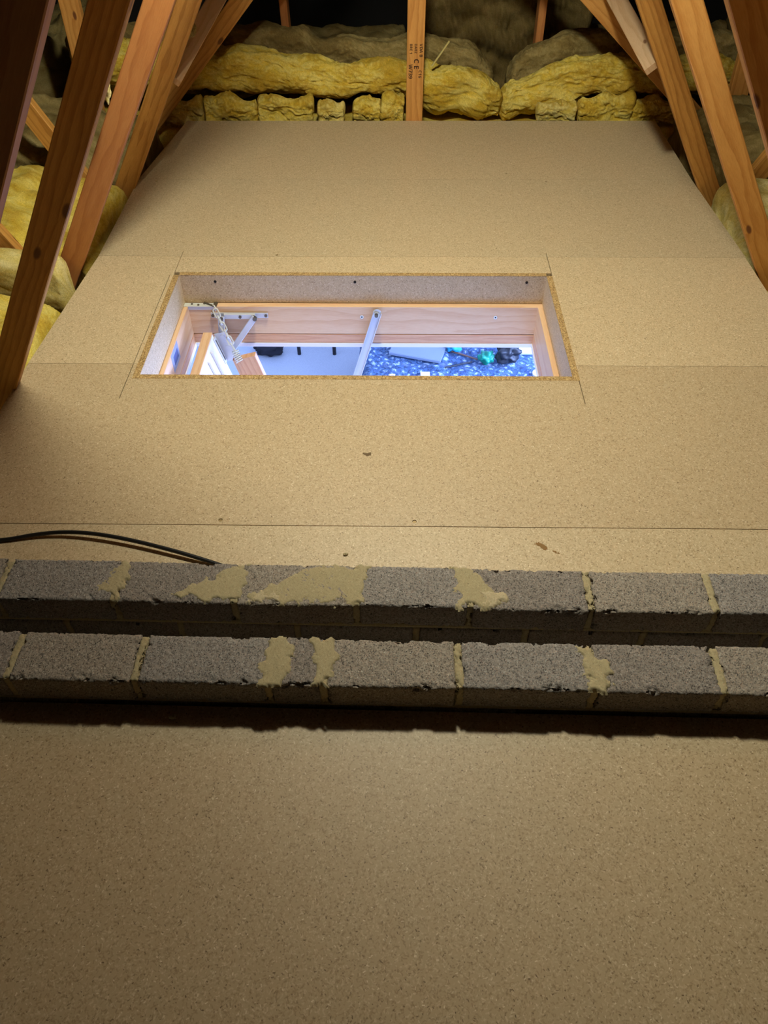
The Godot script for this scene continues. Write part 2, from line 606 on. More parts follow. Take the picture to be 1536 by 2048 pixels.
func make_materials() -> void:
	var chip: Array = speckle(2048, rgb8(198, 174, 136), [
		{"n": 52000, "len": [4, 11], "w": [2, 4], "c": rgb8(226, 206, 170), "f": [0.15, 0.65]},
		{"n": 52000, "len": [4, 12], "w": [2, 4], "c": rgb8(162, 136, 98), "f": [0.15, 0.6]},
		{"n": 11000, "len": [2, 8], "w": [1, 3], "c": rgb8(104, 80, 50), "f": [0.3, 0.85]},
		{"n": 6000, "len": [3, 9], "w": [1, 3], "c": rgb8(248, 234, 204), "f": [0.3, 0.9]},
	], 11)
	M.chip_tex = chip[0]
	for k in 4:
		var f: float = [1.0, 0.97, 1.03, 0.99][k]
		var m := mat(Color(f, f * [1.0, 0.99, 1.0, 1.005][k], f * [1.0, 0.98, 1.0, 1.01][k]), 0.52, M.chip_tex, 0.9)
		m.metallic_specular = 0.5
		M["chip%d" % k] = m
	M.chip_edge = mat(Color.WHITE, 0.85, speckle(512, rgb8(178, 144, 92), [
		{"n": 5000, "len": [4, 12], "w": [2, 4], "c": rgb8(222, 190, 130), "f": [0.3, 0.8]},
		{"n": 5000, "len": [3, 10], "w": [2, 3], "c": rgb8(120, 86, 46), "f": [0.3, 0.8]},
		{"n": 1500, "len": [2, 6], "w": [2, 3], "c": rgb8(60, 40, 20), "f": [0.4, 0.9]}], 5)[0], 3.0)
	M.truss = mat(Color.WHITE, 0.6, wood_texture(rgb8(212, 154, 80), rgb8(172, 108, 42), rgb8(92, 48, 20), 3, 3, 5.0))
	M.truss_b = mat(Color.WHITE, 0.6, wood_texture(rgb8(192, 128, 68), rgb8(160, 94, 44), rgb8(100, 56, 28), 9, 2, 3.0))
	M.truss_c = mat(Color.WHITE, 0.6, wood_texture(rgb8(202, 146, 70), rgb8(150, 96, 34), rgb8(96, 56, 20), 21, 3, 6.0))
	M.lath = mat(Color.WHITE, 0.75, wood_texture(rgb8(214, 180, 140), rgb8(190, 150, 108), rgb8(120, 80, 50), 31, 2, 5.0))
	M.pine = mat(Color.WHITE, 0.45, wood_texture(rgb8(232, 196, 156), rgb8(214, 164, 120), rgb8(160, 104, 64), 41, 1, 4.0))
	M.pine_b = mat(Color(0.97, 0.93, 0.9), 0.45, wood_texture(rgb8(230, 188, 148), rgb8(206, 150, 110), rgb8(160, 104, 64), 47, 0, 7.0))
	var bt: Array = speckle(1024, rgb8(146, 136, 126), [
		{"n": 22000, "len": [2, 8], "w": [2, 6], "c": rgb8(178, 170, 162), "f": [0.2, 0.8], "h": 0.7},
		{"n": 20000, "len": [2, 7], "w": [2, 5], "c": rgb8(92, 84, 80), "f": [0.2, 0.8], "h": -0.7},
		{"n": 6000, "len": [2, 8], "w": [2, 4], "c": rgb8(44, 40, 38), "f": [0.4, 0.9], "h": -1.0},
		{"n": 2500, "len": [2, 7], "w": [2, 5], "c": rgb8(214, 208, 200), "f": [0.3, 0.8], "h": 1.0}], 17, true)
	for k in 3:
		var m := mat([Color(1, 1, 1), Color(0.96, 0.945, 0.93), Color(1.04, 1.02, 0.98)][k], 0.95, bt[0], 2.2)
		m.normal_enabled = true
		m.normal_texture = bt[1]
		m.normal_scale = 1.8
		M["brick%d" % k] = m
	var mt: Array = speckle(512, rgb8(172, 156, 118), [
		{"n": 5000, "len": [2, 8], "w": [2, 5], "c": rgb8(194, 178, 142), "f": [0.2, 0.6], "h": 0.5},
		{"n": 4000, "len": [2, 7], "w": [2, 4], "c": rgb8(146, 128, 94), "f": [0.2, 0.6], "h": -0.5},
		{"n": 500, "len": [2, 5], "w": [2, 3], "c": rgb8(100, 90, 66), "f": [0.3, 0.8], "h": -1.0}], 19, true)
	M.mortar = mat(Color.WHITE, 0.95, mt[0], 5.0)
	M.mortar.normal_enabled = true
	M.mortar.normal_texture = mt[1]
	M.mortar_pale = mat(Color(1.08, 1.08, 1.12), 0.95, mt[0], 5.0)
	var ws: Array = speckle(512, rgb8(226, 226, 226), [
		{"n": 7000, "len": [8, 30], "w": [1, 2], "c": rgb8(255, 255, 255), "f": [0.3, 0.9], "h": 0.6},
		{"n": 6000, "len": [6, 26], "w": [1, 2], "c": rgb8(176, 170, 150), "f": [0.2, 0.6], "h": -0.6}], 23, true)
	M.wool = mat(Color.WHITE, 1.0, ws[0], 4.0)
	M.wool.vertex_color_use_as_albedo = true
	M.wool.normal_enabled = true
	M.wool.normal_texture = ws[1]
	M.wool.normal_scale = 0.8
	M.wool.metallic_specular = 0.2
	M.felt = mat(rgb8(34, 30, 27), 0.9, speckle(256, rgb8(220, 220, 220), [{"n": 3000, "len": [3, 9], "w": [1, 2], "c": rgb8(255, 255, 255), "f": [0.2, 0.6]}], 29)[0], 2.0)
	M.plaster = mat(rgb8(226, 224, 222), 0.9)
	M.white_paint = mat(rgb8(236, 234, 236), 0.5)
	M.steel = mat(rgb8(206, 208, 212), 0.45, null, 0.0, 0.25)
	M.zinc = mat(rgb8(218, 220, 212), 0.35, null, 0.0, 0.3)
	M.bolt = mat(rgb8(104, 96, 84), 0.5, null, 0.0, 0.7)
	M.screw = mat(rgb8(150, 126, 84), 0.5, null, 0.0, 0.5)
	M.slot = mat(rgb8(22, 18, 14), 0.9)
	M.black_rubber = mat(rgb8(24, 23, 22), 0.42)
	M.black = mat(rgb8(26, 26, 30), 0.5)
	M.ink = mat(rgb8(58, 34, 18), 0.9)
	M.sticker = mat(rgb8(150, 160, 196), 0.4)
	M.sticker_print = mat(rgb8(70, 84, 140), 0.5)
	M.stain = mat(rgb8(140, 104, 60), 0.9)
	M.carpet = mat(Color.WHITE, 1.0, speckle(512, rgb8(196, 198, 202), [
		{"n": 14000, "len": [2, 5], "w": [1, 3], "c": rgb8(212, 214, 218), "f": [0.2, 0.6]},
		{"n": 12000, "len": [2, 5], "w": [1, 3], "c": rgb8(172, 175, 182), "f": [0.2, 0.6]}], 37)[0], 2.0)
	M.cover = mat(Color.WHITE, 0.9, cover_print(), 1.15)
	M.clear = mat(Color(0.86, 0.9, 0.94, 0.18), 0.05)
	M.clear.transparency = BaseMaterial3D.TRANSPARENCY_ALPHA

# printed cotton: pale pebble and petal shapes on mid blue with dark outlines
func cover_print() -> ImageTexture:
	var n := FastNoiseLite.new()
	n.seed = 4
	n.noise_type = FastNoiseLite.TYPE_CELLULAR
	n.cellular_return_type = FastNoiseLite.RETURN_DISTANCE2_SUB
	n.frequency = 0.035
	n.domain_warp_enabled = true
	n.domain_warp_amplitude = 30.0
	n.domain_warp_frequency = 0.02
	var n2 := FastNoiseLite.new()
	n2.seed = 8
	n2.frequency = 0.02
	var s := 512
	var img := Image.create(s, s, false, Image.FORMAT_RGB8)
	for y in s:
		for x in s:
			var d := n.get_noise_2d(x, y) + 1.0
			var t := n2.get_noise_2d(x, y)
			var c := rgb8(40, 56, 84)
			if d > 0.16:
				c = rgb8(76, 104, 140) if t > -0.05 else rgb8(64, 84, 124)
			if d > 0.42:
				c = rgb8(176, 188, 196) if t > -0.3 else rgb8(120, 142, 170)
			if d > 0.75:
				c = rgb8(86, 104, 136)
			img.set_pixel(x, y, c)
	img.generate_mipmaps()
	return ImageTexture.create_from_image(img)

# ---------------------------------------------------------------- parts of the scene
const BOARD_UNDER := -0.018

func screw_on(parent: Node3D, p: Vector3, n: Vector3, metal: Material, r := 0.0037) -> void:
	var b := Basis.IDENTITY
	if n != Vector3.UP:
		b = Basis(Quaternion(Vector3.UP, n))
	var s := part("screw", disc_mesh(r, 0.0012, 12), metal, parent, Transform3D(b, p))
	if parent is MeshInstance3D and parent.get_parent() != self:
		return
	for k in 2:
		var st := start()
		var d := Vector3.RIGHT if k == 0 else Vector3.BACK
		beam(st, -d * r * 0.6 + Vector3.UP * 0.0006, d * r * 0.6 + Vector3.UP * 0.0006, r * 0.3, 0.0004, d.cross(Vector3.UP), 0.0)
		part("slot", st.commit(), M.slot, s)

func make_floor() -> void:
	var f := setting("floor", "chipboard loft floor of wide boards around the ladder hatch", "floor")
	var hatch := Rect2(-0.715, -2.213, 1.208, 0.563)
	var kw := 0.0022
	var kerfs := [Rect2(-0.7155, -2.350, kw, 0.14), Rect2(-0.728, -1.652, kw, 0.088), Rect2(0.4915, -2.345, kw, 0.14), Rect2(0.489, -1.652, kw, 0.102),
		Rect2(-0.728, -2.2, kw, 0.55)]
	var rows := [
		[-1.20, 1.20, -1.1170, -0.947, [], [Vector2(-0.391, -1.100), Vector2(0.043, -1.105), Vector2(0.045, -1.010)], 0],
		[-1.030, 1.20, -1.7170, -1.1190, [hatch] + kerfs, [Vector2(-0.389, -1.133), Vector2(0.043, -1.133), Vector2(-0.351, -1.626), Vector2(-0.647, -1.628), Vector2(-0.035, -1.627), Vector2(0.32, -1.623), Vector2(0.51, -1.694), Vector2(-0.770, -1.708), Vector2(-0.933, -1.691)], 1, Vector4(0.010, 0.0, 0, 0)],
		[-1.020, 1.144, -2.3172, -1.7180, [hatch] + kerfs, [Vector2(-0.394, -2.280), Vector2(0.088, -2.286), Vector2(0.512, -2.212), Vector2(0.509, -1.742), Vector2(-0.747, -1.744), Vector2(-0.935, -1.738), Vector2(-0.928, -2.304)], 2, Vector4(0.03, 0.0, -0.004, 0)],
		[-0.990, 1.142, -2.9172, -2.3182, kerfs, [Vector2(-0.399, -2.327), Vector2(-0.927, -2.899), Vector2(0.567, -2.899)], 3, Vector4(-0.010, 0.0, -0.02, 0)],
		[-1.0, 1.122, -3.520, -2.9182, [], [Vector2(0.422, -2.971)], 0, Vector4(0.07, 0, 0, 0)],
		[-1.30, 1.30, -0.6705, 0.70, [], [Vector2(-0.301, -0.651), Vector2(0.322, -0.648)], 1]]
	for r in rows:
		var b := part("board", slab_mesh(r[0], r[1], r[2], r[3], BOARD_UNDER, 0.0, r[4], r[5], r[7] if r.size() > 7 else Vector4.ZERO), M["chip%d" % r[6]], f)
		for s in r[5]:
			var q := part("screw", disc_mesh(0.0045, 0.001, 12), M.screw, b, Transform3D(Basis.IDENTITY, Vector3(s.x, -0.0026, s.y)))
			q.rotation.y = s.x * 7.0
	f.get_child(5).rotation.y = -0.0127
	# scuffs and a knot of dirt in the surface
	var b0: Node3D = f.get_child(0)
	part("scuff_mark", smear_mesh(PackedVector2Array([Vector2(0.300, -1.085), Vector2(0.318, -1.075), Vector2(0.345, -1.045), Vector2(0.335, -1.050), Vector2(0.312, -1.062)]), 0.0004, 3, 0.0012, 0.009), M.stain, b0)
	var b1: Node3D = f.get_child(1)
	part("dirt_spot", smear_mesh(PackedVector2Array([Vector2(-0.078, -1.355), Vector2(-0.062, -1.36), Vector2(-0.058, -1.348), Vector2(-0.072, -1.343)]), 0.0004, 8, 0.0012, 0.006), mat(rgb8(110, 88, 60), 0.9), b1)

func make_wall(called: String, label: String, z_mid: float, joints: Array, courses: int, seed_n: int) -> Node3D:
	var w := setting(called, label, "wall", Vector3(0, 0, z_mid))
	w.rotation.y = -0.0127
	var top := 0.075
	for c in courses:
		var yc := top - 0.0325 - c * 0.075
		var js := []
		for j in joints:
			js.append(j + (0.0 if c % 2 == 0 else 0.115))
		for k in js.size() - 1:
			var g := 0.006
			var a: float = js[k] + g + rng.randf_range(-0.002, 0.002)
			var b: float = js[k + 1] - g + rng.randf_range(-0.002, 0.002)
			var deep := rng.randf_range(0.097, 0.101)
			var m := brick_mesh(Vector3(b - a, 0.065 + rng.randf_range(-0.001, 0.001), deep), seed_n + k * 13 + c * 101, 0.0032 if c == 0 else 0.007)
			var o := part("brick", m, M["brick%d" % ((k + c + seed_n) % 3)], w, Transform3D(Basis(Vector3.UP, rng.randf_range(-0.008, 0.008)), Vector3((a + b) / 2.0, yc + rng.randf_range(-0.0015, 0.0015), rng.randf_range(-0.002, 0.002))))
			o.rotation.z = rng.randf_range(-0.004, 0.004)
		for k in range(1, js.size() - 1):
			var j: float = js[k]
			var jm := brick_mesh(Vector3(0.017, 0.064, 0.094), seed_n + 500 + k + c * 31, 0.003 if c == 0 else 0.006)
			part("mortar_joint", jm, M.mortar, w, Transform3D(Basis(Vector3.UP, rng.randf_range(-0.05, 0.05)), Vector3(j, yc - 0.001, 0)))
		if c < courses - 1:
			part("mortar_bed", box_mesh(Vector3(js[0], yc - 0.0425, -0.046), Vector3(js[-1], yc - 0.0325, 0.046), 0.003), M.mortar, w)
	return w

func smear_on(w: Node3D, pts: Array, high: float, seed_n: int, m: Material, called := "mortar_smear") -> void:
	var pv := PackedVector2Array()
	for p in pts:
		pv.append(p)
	part(called, smear_mesh(pv, high, seed_n), m, w, Transform3D(Basis.IDENTITY, Vector3(0, 0.0742, 0)))

func make_walls() -> void:
	var far_wall := make_wall("wall_back", "farther of the two rows of grey concrete bricks, against the hatch floor", -0.8955, [-1.225, -0.995, -0.766, -0.539, -0.305, -0.072, 0.145, 0.373, 0.606, 0.836, 1.066], 5, 100)
	# the long pale smears left where mortar was scraped off, as they lie on the tops of the bricks
	smear_on(far_wall, [Vector2(-0.425, 0.030), Vector2(-0.38, 0.000), Vector2(-0.33, -0.03), Vector2(-0.29, -0.045), Vector2(-0.285, 0.0), Vector2(-0.30, 0.035), Vector2(-0.36, 0.045)], 0.0028, 61, M.mortar)
	smear_on(far_wall, [Vector2(-0.285, 0.035), Vector2(-0.24, 0.0), Vector2(-0.18, -0.035), Vector2(-0.13, -0.046), Vector2(-0.05, -0.046), Vector2(-0.055, 0.0), Vector2(-0.06, 0.044), Vector2(-0.16, 0.045), Vector2(-0.24, 0.045)], 0.0028, 62, M.mortar)
	smear_on(far_wall, [Vector2(-0.275, 0.044), Vector2(-0.26, 0.012), Vector2(-0.235, 0.02), Vector2(-0.215, 0.044)], 0.0036, 63, M.mortar_pale)
	smear_on(far_wall, [Vector2(0.115, -0.046), Vector2(0.155, -0.046), Vector2(0.185, -0.01), Vector2(0.20, 0.02), Vector2(0.20, 0.040), Vector2(0.16, 0.046), Vector2(0.12, 0.046)], 0.0028, 64, M.mortar)
	smear_on(far_wall, [Vector2(0.165, 0.012), Vector2(0.205, 0.008), Vector2(0.215, 0.03), Vector2(0.195, 0.043), Vector2(0.165, 0.044)], 0.004, 65, M.mortar_pale)
	smear_on(far_wall, [Vector2(-0.585, 0.030), Vector2(-0.545, -0.046), Vector2(-0.52, -0.046), Vector2(-0.515, -0.03), Vector2(-0.53, 0.04)], 0.003, 66, M.mortar)
	var near_wall := make_wall("wall_front", "nearer of the two rows of grey concrete bricks, beside the front board", -0.7235, [-1.145, -0.914, -0.683, -0.456, -0.221, -0.123, 0.115, 0.350, 0.573, 0.803, 1.033], 4, 300)
	smear_on(near_wall, [Vector2(-0.225, -0.046), Vector2(-0.195, -0.046), Vector2(-0.18, -0.02), Vector2(-0.185, 0.02), Vector2(-0.20, 0.046), Vector2(-0.236, 0.046), Vector2(-0.235, 0.0)], 0.0028, 71, M.mortar)
	smear_on(near_wall, [Vector2(-0.15, -0.046), Vector2(-0.115, -0.046), Vector2(-0.095, -0.015), Vector2(-0.108, 0.015), Vector2(-0.117, 0.046), Vector2(-0.14, 0.046), Vector2(-0.142, 0.0)], 0.0028, 72, M.mortar)
	smear_on(near_wall, [Vector2(0.335, -0.040), Vector2(0.36, -0.03), Vector2(0.383, -0.005), Vector2(0.38, 0.025), Vector2(0.365, 0.042), Vector2(0.338, 0.044)], 0.004, 73, M.mortar)
	# crumbs of mortar lying about
	var spots := [[Vector3(-0.105, 0.002, -1.035), 0.004, "small mortar crumb on the board behind the far brick row"], [Vector3(-0.395, 0.004, -0.652), 0.006, "mortar crumb at the foot of the near brick row"]]
	for i in 2:
		single("mortar_crumb", lump_mesh(Vector3(1.2, 0.6, 0.9) * spots[i][1], [Color.WHITE, Color(0.9, 0.9, 0.9)], 40 + i, 10), M.mortar, spots[i][2], "rubble", spots[i][0])

# ---------------------------------------------------------------- roof timbers
const CX := 0.06

func timber(called: String, p0: Vector3, p1: Vector3, w: float, t: float, m: Material, parent: Node3D) -> MeshInstance3D:
	return part(called, beam_mesh(p0, p1, w, t, Vector3(0, 0, 1).cross((p1 - p0).normalized()), 0.002), m, parent)

# p is a point on the inner edge line of the web at height y, slope is metres of x for each metre of y
func web(parent: Node3D, x: float, y: float, slope: float, side: float, y0: float, y1: float, m: Material) -> MeshInstance3D:
	var w := 0.069
	var n := Vector3(side, slope * -side, 0).normalized()
	var a := Vector3(x + (y0 - y) * slope, y0, -0.0175) + n * w / 2.0
	var b := Vector3(x + (y1 - y) * slope, y1, -0.0175) + n * w / 2.0
	return timber("web", a, b, w, 0.035, m, parent)

func make_truss(z: float, label: String, le: Vector3, ri: Vector3, ml: Material, mr: Material) -> void:
	var t := thing("roof_truss", label, "roof truss", Vector3(0, 0, z), "roof trusses along the loft")
	# inner webs from the bottom chord to the apex; le and ri are x, y and slope of the edge that faces the middle
	web(t, le.x, le.y, le.z, -1, -0.16, 1.70, ml)
	web(t, ri.x, ri.y, ri.z, 1, -0.16, 1.70, mr)
	# outer webs lean the other way up to the rafters
	for s in [-1.0, 1.0]:
		var e: Vector3 = le if s < 0 else ri
		var foot: float = e.x + (0.0 - e.y) * e.z + s * 0.165
		var a := Vector3(foot, -0.03, -0.0175)
		var b := Vector3(foot + s * 0.50 * 1.02, 0.99, -0.0175)
		timber("web", a, b, 0.069, 0.035, M.truss_c, t)
		timber("rafter", Vector3(CX + s * 0.02, 1.845, -0.0175), Vector3(CX + s * 3.70, 1.845 - 0.56 * 3.68, -0.0175), 0.097, 0.035, M.truss_b, t)
	timber("bottom_chord", Vector3(-3.6, -0.204, -0.0175), Vector3(3.7, -0.204, -0.0175), 0.087, 0.035, M.truss_c, t)

func make_trusses() -> void:
	make_truss(-1.0, "roof truss nearest the camera, dark web at the top left corner", Vector3(-0.396, 1.012, 0.62), Vector3(0.53, 1.012, -0.63), M.truss_b, M.truss)
	make_truss(-1.60, "second roof truss, its wide dark left web with a bright edge", Vector3(-0.483, 0.878, 0.603), Vector3(0.587, 0.876, -0.645), M.truss_c, M.truss)
	make_truss(-2.215, "third roof truss, standing at the far edge of the hatch", Vector3(-0.56, 0.741, 0.621), Vector3(0.672, 0.739, -0.643), M.truss_b, M.truss)
	make_truss(-2.83, "fourth roof truss, next before the stamped upright post", Vector3(-0.631, 0.604, 0.60), Vector3(0.75, 0.602, -0.624), M.truss_c, M.truss_c)
	# the lower hip truss at the far edge of the boards
	var h := thing("hip_truss", "low far truss with stamped upright post and two slanting webs", "roof truss", Vector3(0, 0, -3.522))
	var post := timber("post", Vector3(0.069, -0.16, -0.0175), Vector3(0.071, 1.14, -0.0175), 0.072, 0.035, M.truss, h)
	web(h, -0.574, 0.455, 0.99, -1, -0.12, 1.02, M.truss_c)
	web(h, 0.707, 0.453, -1.22, 1, -0.12, 0.92, M.truss)
	for s in [-1.0, 1.0]:
		timber("strut", Vector3(CX + s * 1.40, -0.16, -0.0175), Vector3(CX + s * 1.36, 1.04, -0.0175), 0.08, 0.035, M.truss, h)
	timber("top_chord", Vector3(-1.9, 1.14, -0.0175), Vector3(2.0, 1.14, -0.0175), 0.097, 0.035, M.truss_b, h)
	timber("bottom_chord", Vector3(-3.2, -0.204, -0.0175), Vector3(3.3, -0.204, -0.0175), 0.087, 0.035, M.truss_c, h)
	# grade stamp, printed up the post with the tops of the letters to the right
	var font := SystemFont.new()
	font.font_names = PackedStringArray(["Droid Sans"])
	font.font_weight = 700
	var marks := [["VDA B", 0.0925, 0.297, 0.0125], ["DA02", 0.0705, 0.297, 0.0105], ["BRE 1", 0.0505, 0.297, 0.0105], ["C E", 0.0735, 0.242, 0.020], ["W739", 0.0500, 0.221, 0.0155], ["C16", 0.0900, 0.199, 0.0125]]
	for m in marks:
		var tm := TextMesh.new()
		tm.text = m[0]
		tm.font = font
		tm.font_size = 32
		tm.pixel_size = m[3] / 23.0
		tm.depth = 0.0004
		tm.horizontal_alignment = HORIZONTAL_ALIGNMENT_LEFT
		tm.vertical_alignment = VERTICAL_ALIGNMENT_CENTER
		part("stamp", tm, M.ink, post, Transform3D(Basis(Vector3(0, 0, 1), -PI / 2.0), Vector3(m[1], m[2], 0.0001)))
	# laths nailed along the webs as bracing
	var la := thing("brace_lath", "pale bracing lath with cut end on the left far web", "brace", Vector3.ZERO, "bracing laths")
	part("lath", beam_mesh(Vector3(-0.785, 0.365, -2.872), Vector3(-0.672, 0.515, -3.50), 0.062, 0.022, Vector3(0.75, -0.65, 0.0), 0.002), M.lath, la)
	var lb := thing("brace_lath", "pale bracing lath with cut end on the right far web", "brace", Vector3.ZERO, "bracing laths")
	part("lath", beam_mesh(Vector3(0.868, 0.400, -2.872), Vector3(0.800, 0.515, -3.50), 0.062, 0.022, Vector3(-0.75, -0.65, 0.0), 0.002), M.lath, lb)
	# thin uprights of the hip beyond the wool
	for s in [[-0.508, -0.03, "slim upright timber beyond the wool, left of the stamped post"], [0.648, -0.01, "slim upright timber beyond the wool, right of the stamped post"]]:
		var o := thing("hip_upright", s[2], "roof timber", Vector3(s[0], 0, -4.0), "slim uprights in the hip end")
		timber("upright", Vector3(0.0, -0.24, 0), Vector3(s[1], 1.15, 0), 0.035, 0.072, M.truss_b, o)

func make_shell() -> void:
	var top := 1.96
	var k := 0.56
	for s in [-1.0, 1.0]:
		var o := setting("roof_slope_left" if s < 0 else "roof_slope_right", "dark roofing felt on the %s slope of the roof" % ("left" if s < 0 else "right"), "roof")
		var st := start()
		var a := Vector3(CX - s * 0.03, top + 0.05, -2.4)
		var b := Vector3(CX + s * 4.2, top + 0.05 - k * 4.2, -2.4)
		beam(st, a, b, 8.6, 0.05, Vector3(0, 0, 1), 0.0)
		part("felt", st.commit(), M.felt, o)
	var hip := setting("roof_slope_back", "dark roofing felt on the slope at the far end", "roof")
	var st2 := start()
	beam(st2, Vector3(CX, 2.02, -3.95), Vector3(CX, -0.40, -5.75), 9.0, 0.05, Vector3(1, 0, 0), 0.0)
	part("felt", st2.commit(), M.felt, hip)
	var gable := setting("wall_gable", "dark gable wall behind the camera", "wall")
	part("blockwork", box_mesh(Vector3(-4.3, -0.40, 1.5), Vector3(4.4, 2.2, 1.62), 0.0), M.brick1, gable)
	# plasterboard ceiling of the room below, open at the hatch and along the cavity wall
	var c := setting("ceiling", "plasterboard ceiling of the room below the loft", "ceiling")
	part("plasterboard", slab_mesh(-4.3, 4.4, -6.6, 1.6, -0.262, -0.250, [Rect2(-0.75, -2.25, 1.28, 0.62)], []), M.plaster, c)
	# the room below
	var fl := setting("floor_below", "grey carpet of the room below, seen through the hatch", "floor")
	part("carpet", box_mesh(Vector3(-2.7, -2.75, -6.6), Vector3(3.2, -2.65, -0.85), 0.0), M.carpet, fl)
	var wl := setting("wall_left", "plain white left wall of the room below", "wall")
	part("plasterwork", box_mesh(Vector3(-2.72, -2.65, -6.5), Vector3(-2.6, -0.262, -0.95), 0.0), M.plaster, wl)
	var wr := setting("wall_right", "white right wall with window in the room below", "wall", Vector3(2.5, 0, 0))
	part("plasterwork", slab_mesh(-2.65, -0.262, -6.5, -0.95, -0.12, 0.0, [Rect2(-1.95, -5.1, 1.45, 3.2)], []), M.plaster, wr, Transform3D(Basis(Vector3.UP, Vector3.LEFT, Vector3.BACK), Vector3.ZERO))
	var wf := setting("wall_far_below", "white end wall of the room below", "wall")
	part("plasterwork", box_mesh(Vector3(-2.6, -2.65, -6.5), Vector3(2.5, -0.262, -6.38), 0.0), M.plaster, wf)
	var wn := setting("wall_near_below", "white wall under the brick rows in the room below", "wall")
	part("plasterwork", box_mesh(Vector3(-2.6, -2.65, -1.07), Vector3(2.5, -0.262, -0.95), 0.0), M.plaster, wn)
	var wi := setting("window_1", "white framed window of the room below", "window", Vector3(2.56, 0, 0))
	for z in [-5.07, -3.5, -1.93]:
		part("frame_bar", box_mesh(Vector3(-0.03, -1.95, z - 0.03), Vector3(0.03, -0.50, z + 0.03)), M.white_paint, wi)
	for y in [-1.92, -0.53]:
		part("frame_bar", box_mesh(Vector3(-0.03, y - 0.03, -5.04), Vector3(0.03, y + 0.03, -1.96)), M.white_paint, wi)
	for z in [-4.285, -2.715]:
		part("pane", box_mesh(Vector3(-0.003, -1.89, z - 0.755), Vector3(0.003, -0.56, z + 0.755), 0.0), M.clear, wi)

# ---------------------------------------------------------------- glass wool
var Y0 := [Color(), Color(), Color()]
var G0 := [Color(), Color(), Color()]
var P0 := [Color(), Color(), Color()]

func batt(label: String, x0: float, x1: float, z0: float, z1: float, tops: Array, bottoms: Array, cols: Array, seed_n: int, rough := 1.0, group := "", nu := 150, nv := 110) -> void:
	var zc := (z0 + z1) / 2.0
	var m := wool_mesh(x0, x1, z0 - zc, z1 - zc, tops, bottoms, cols, seed_n, rough, nu, nv)
	single("insulation_batt", m, M.wool, label, "insulation", Vector3(0, 0, zc), group)

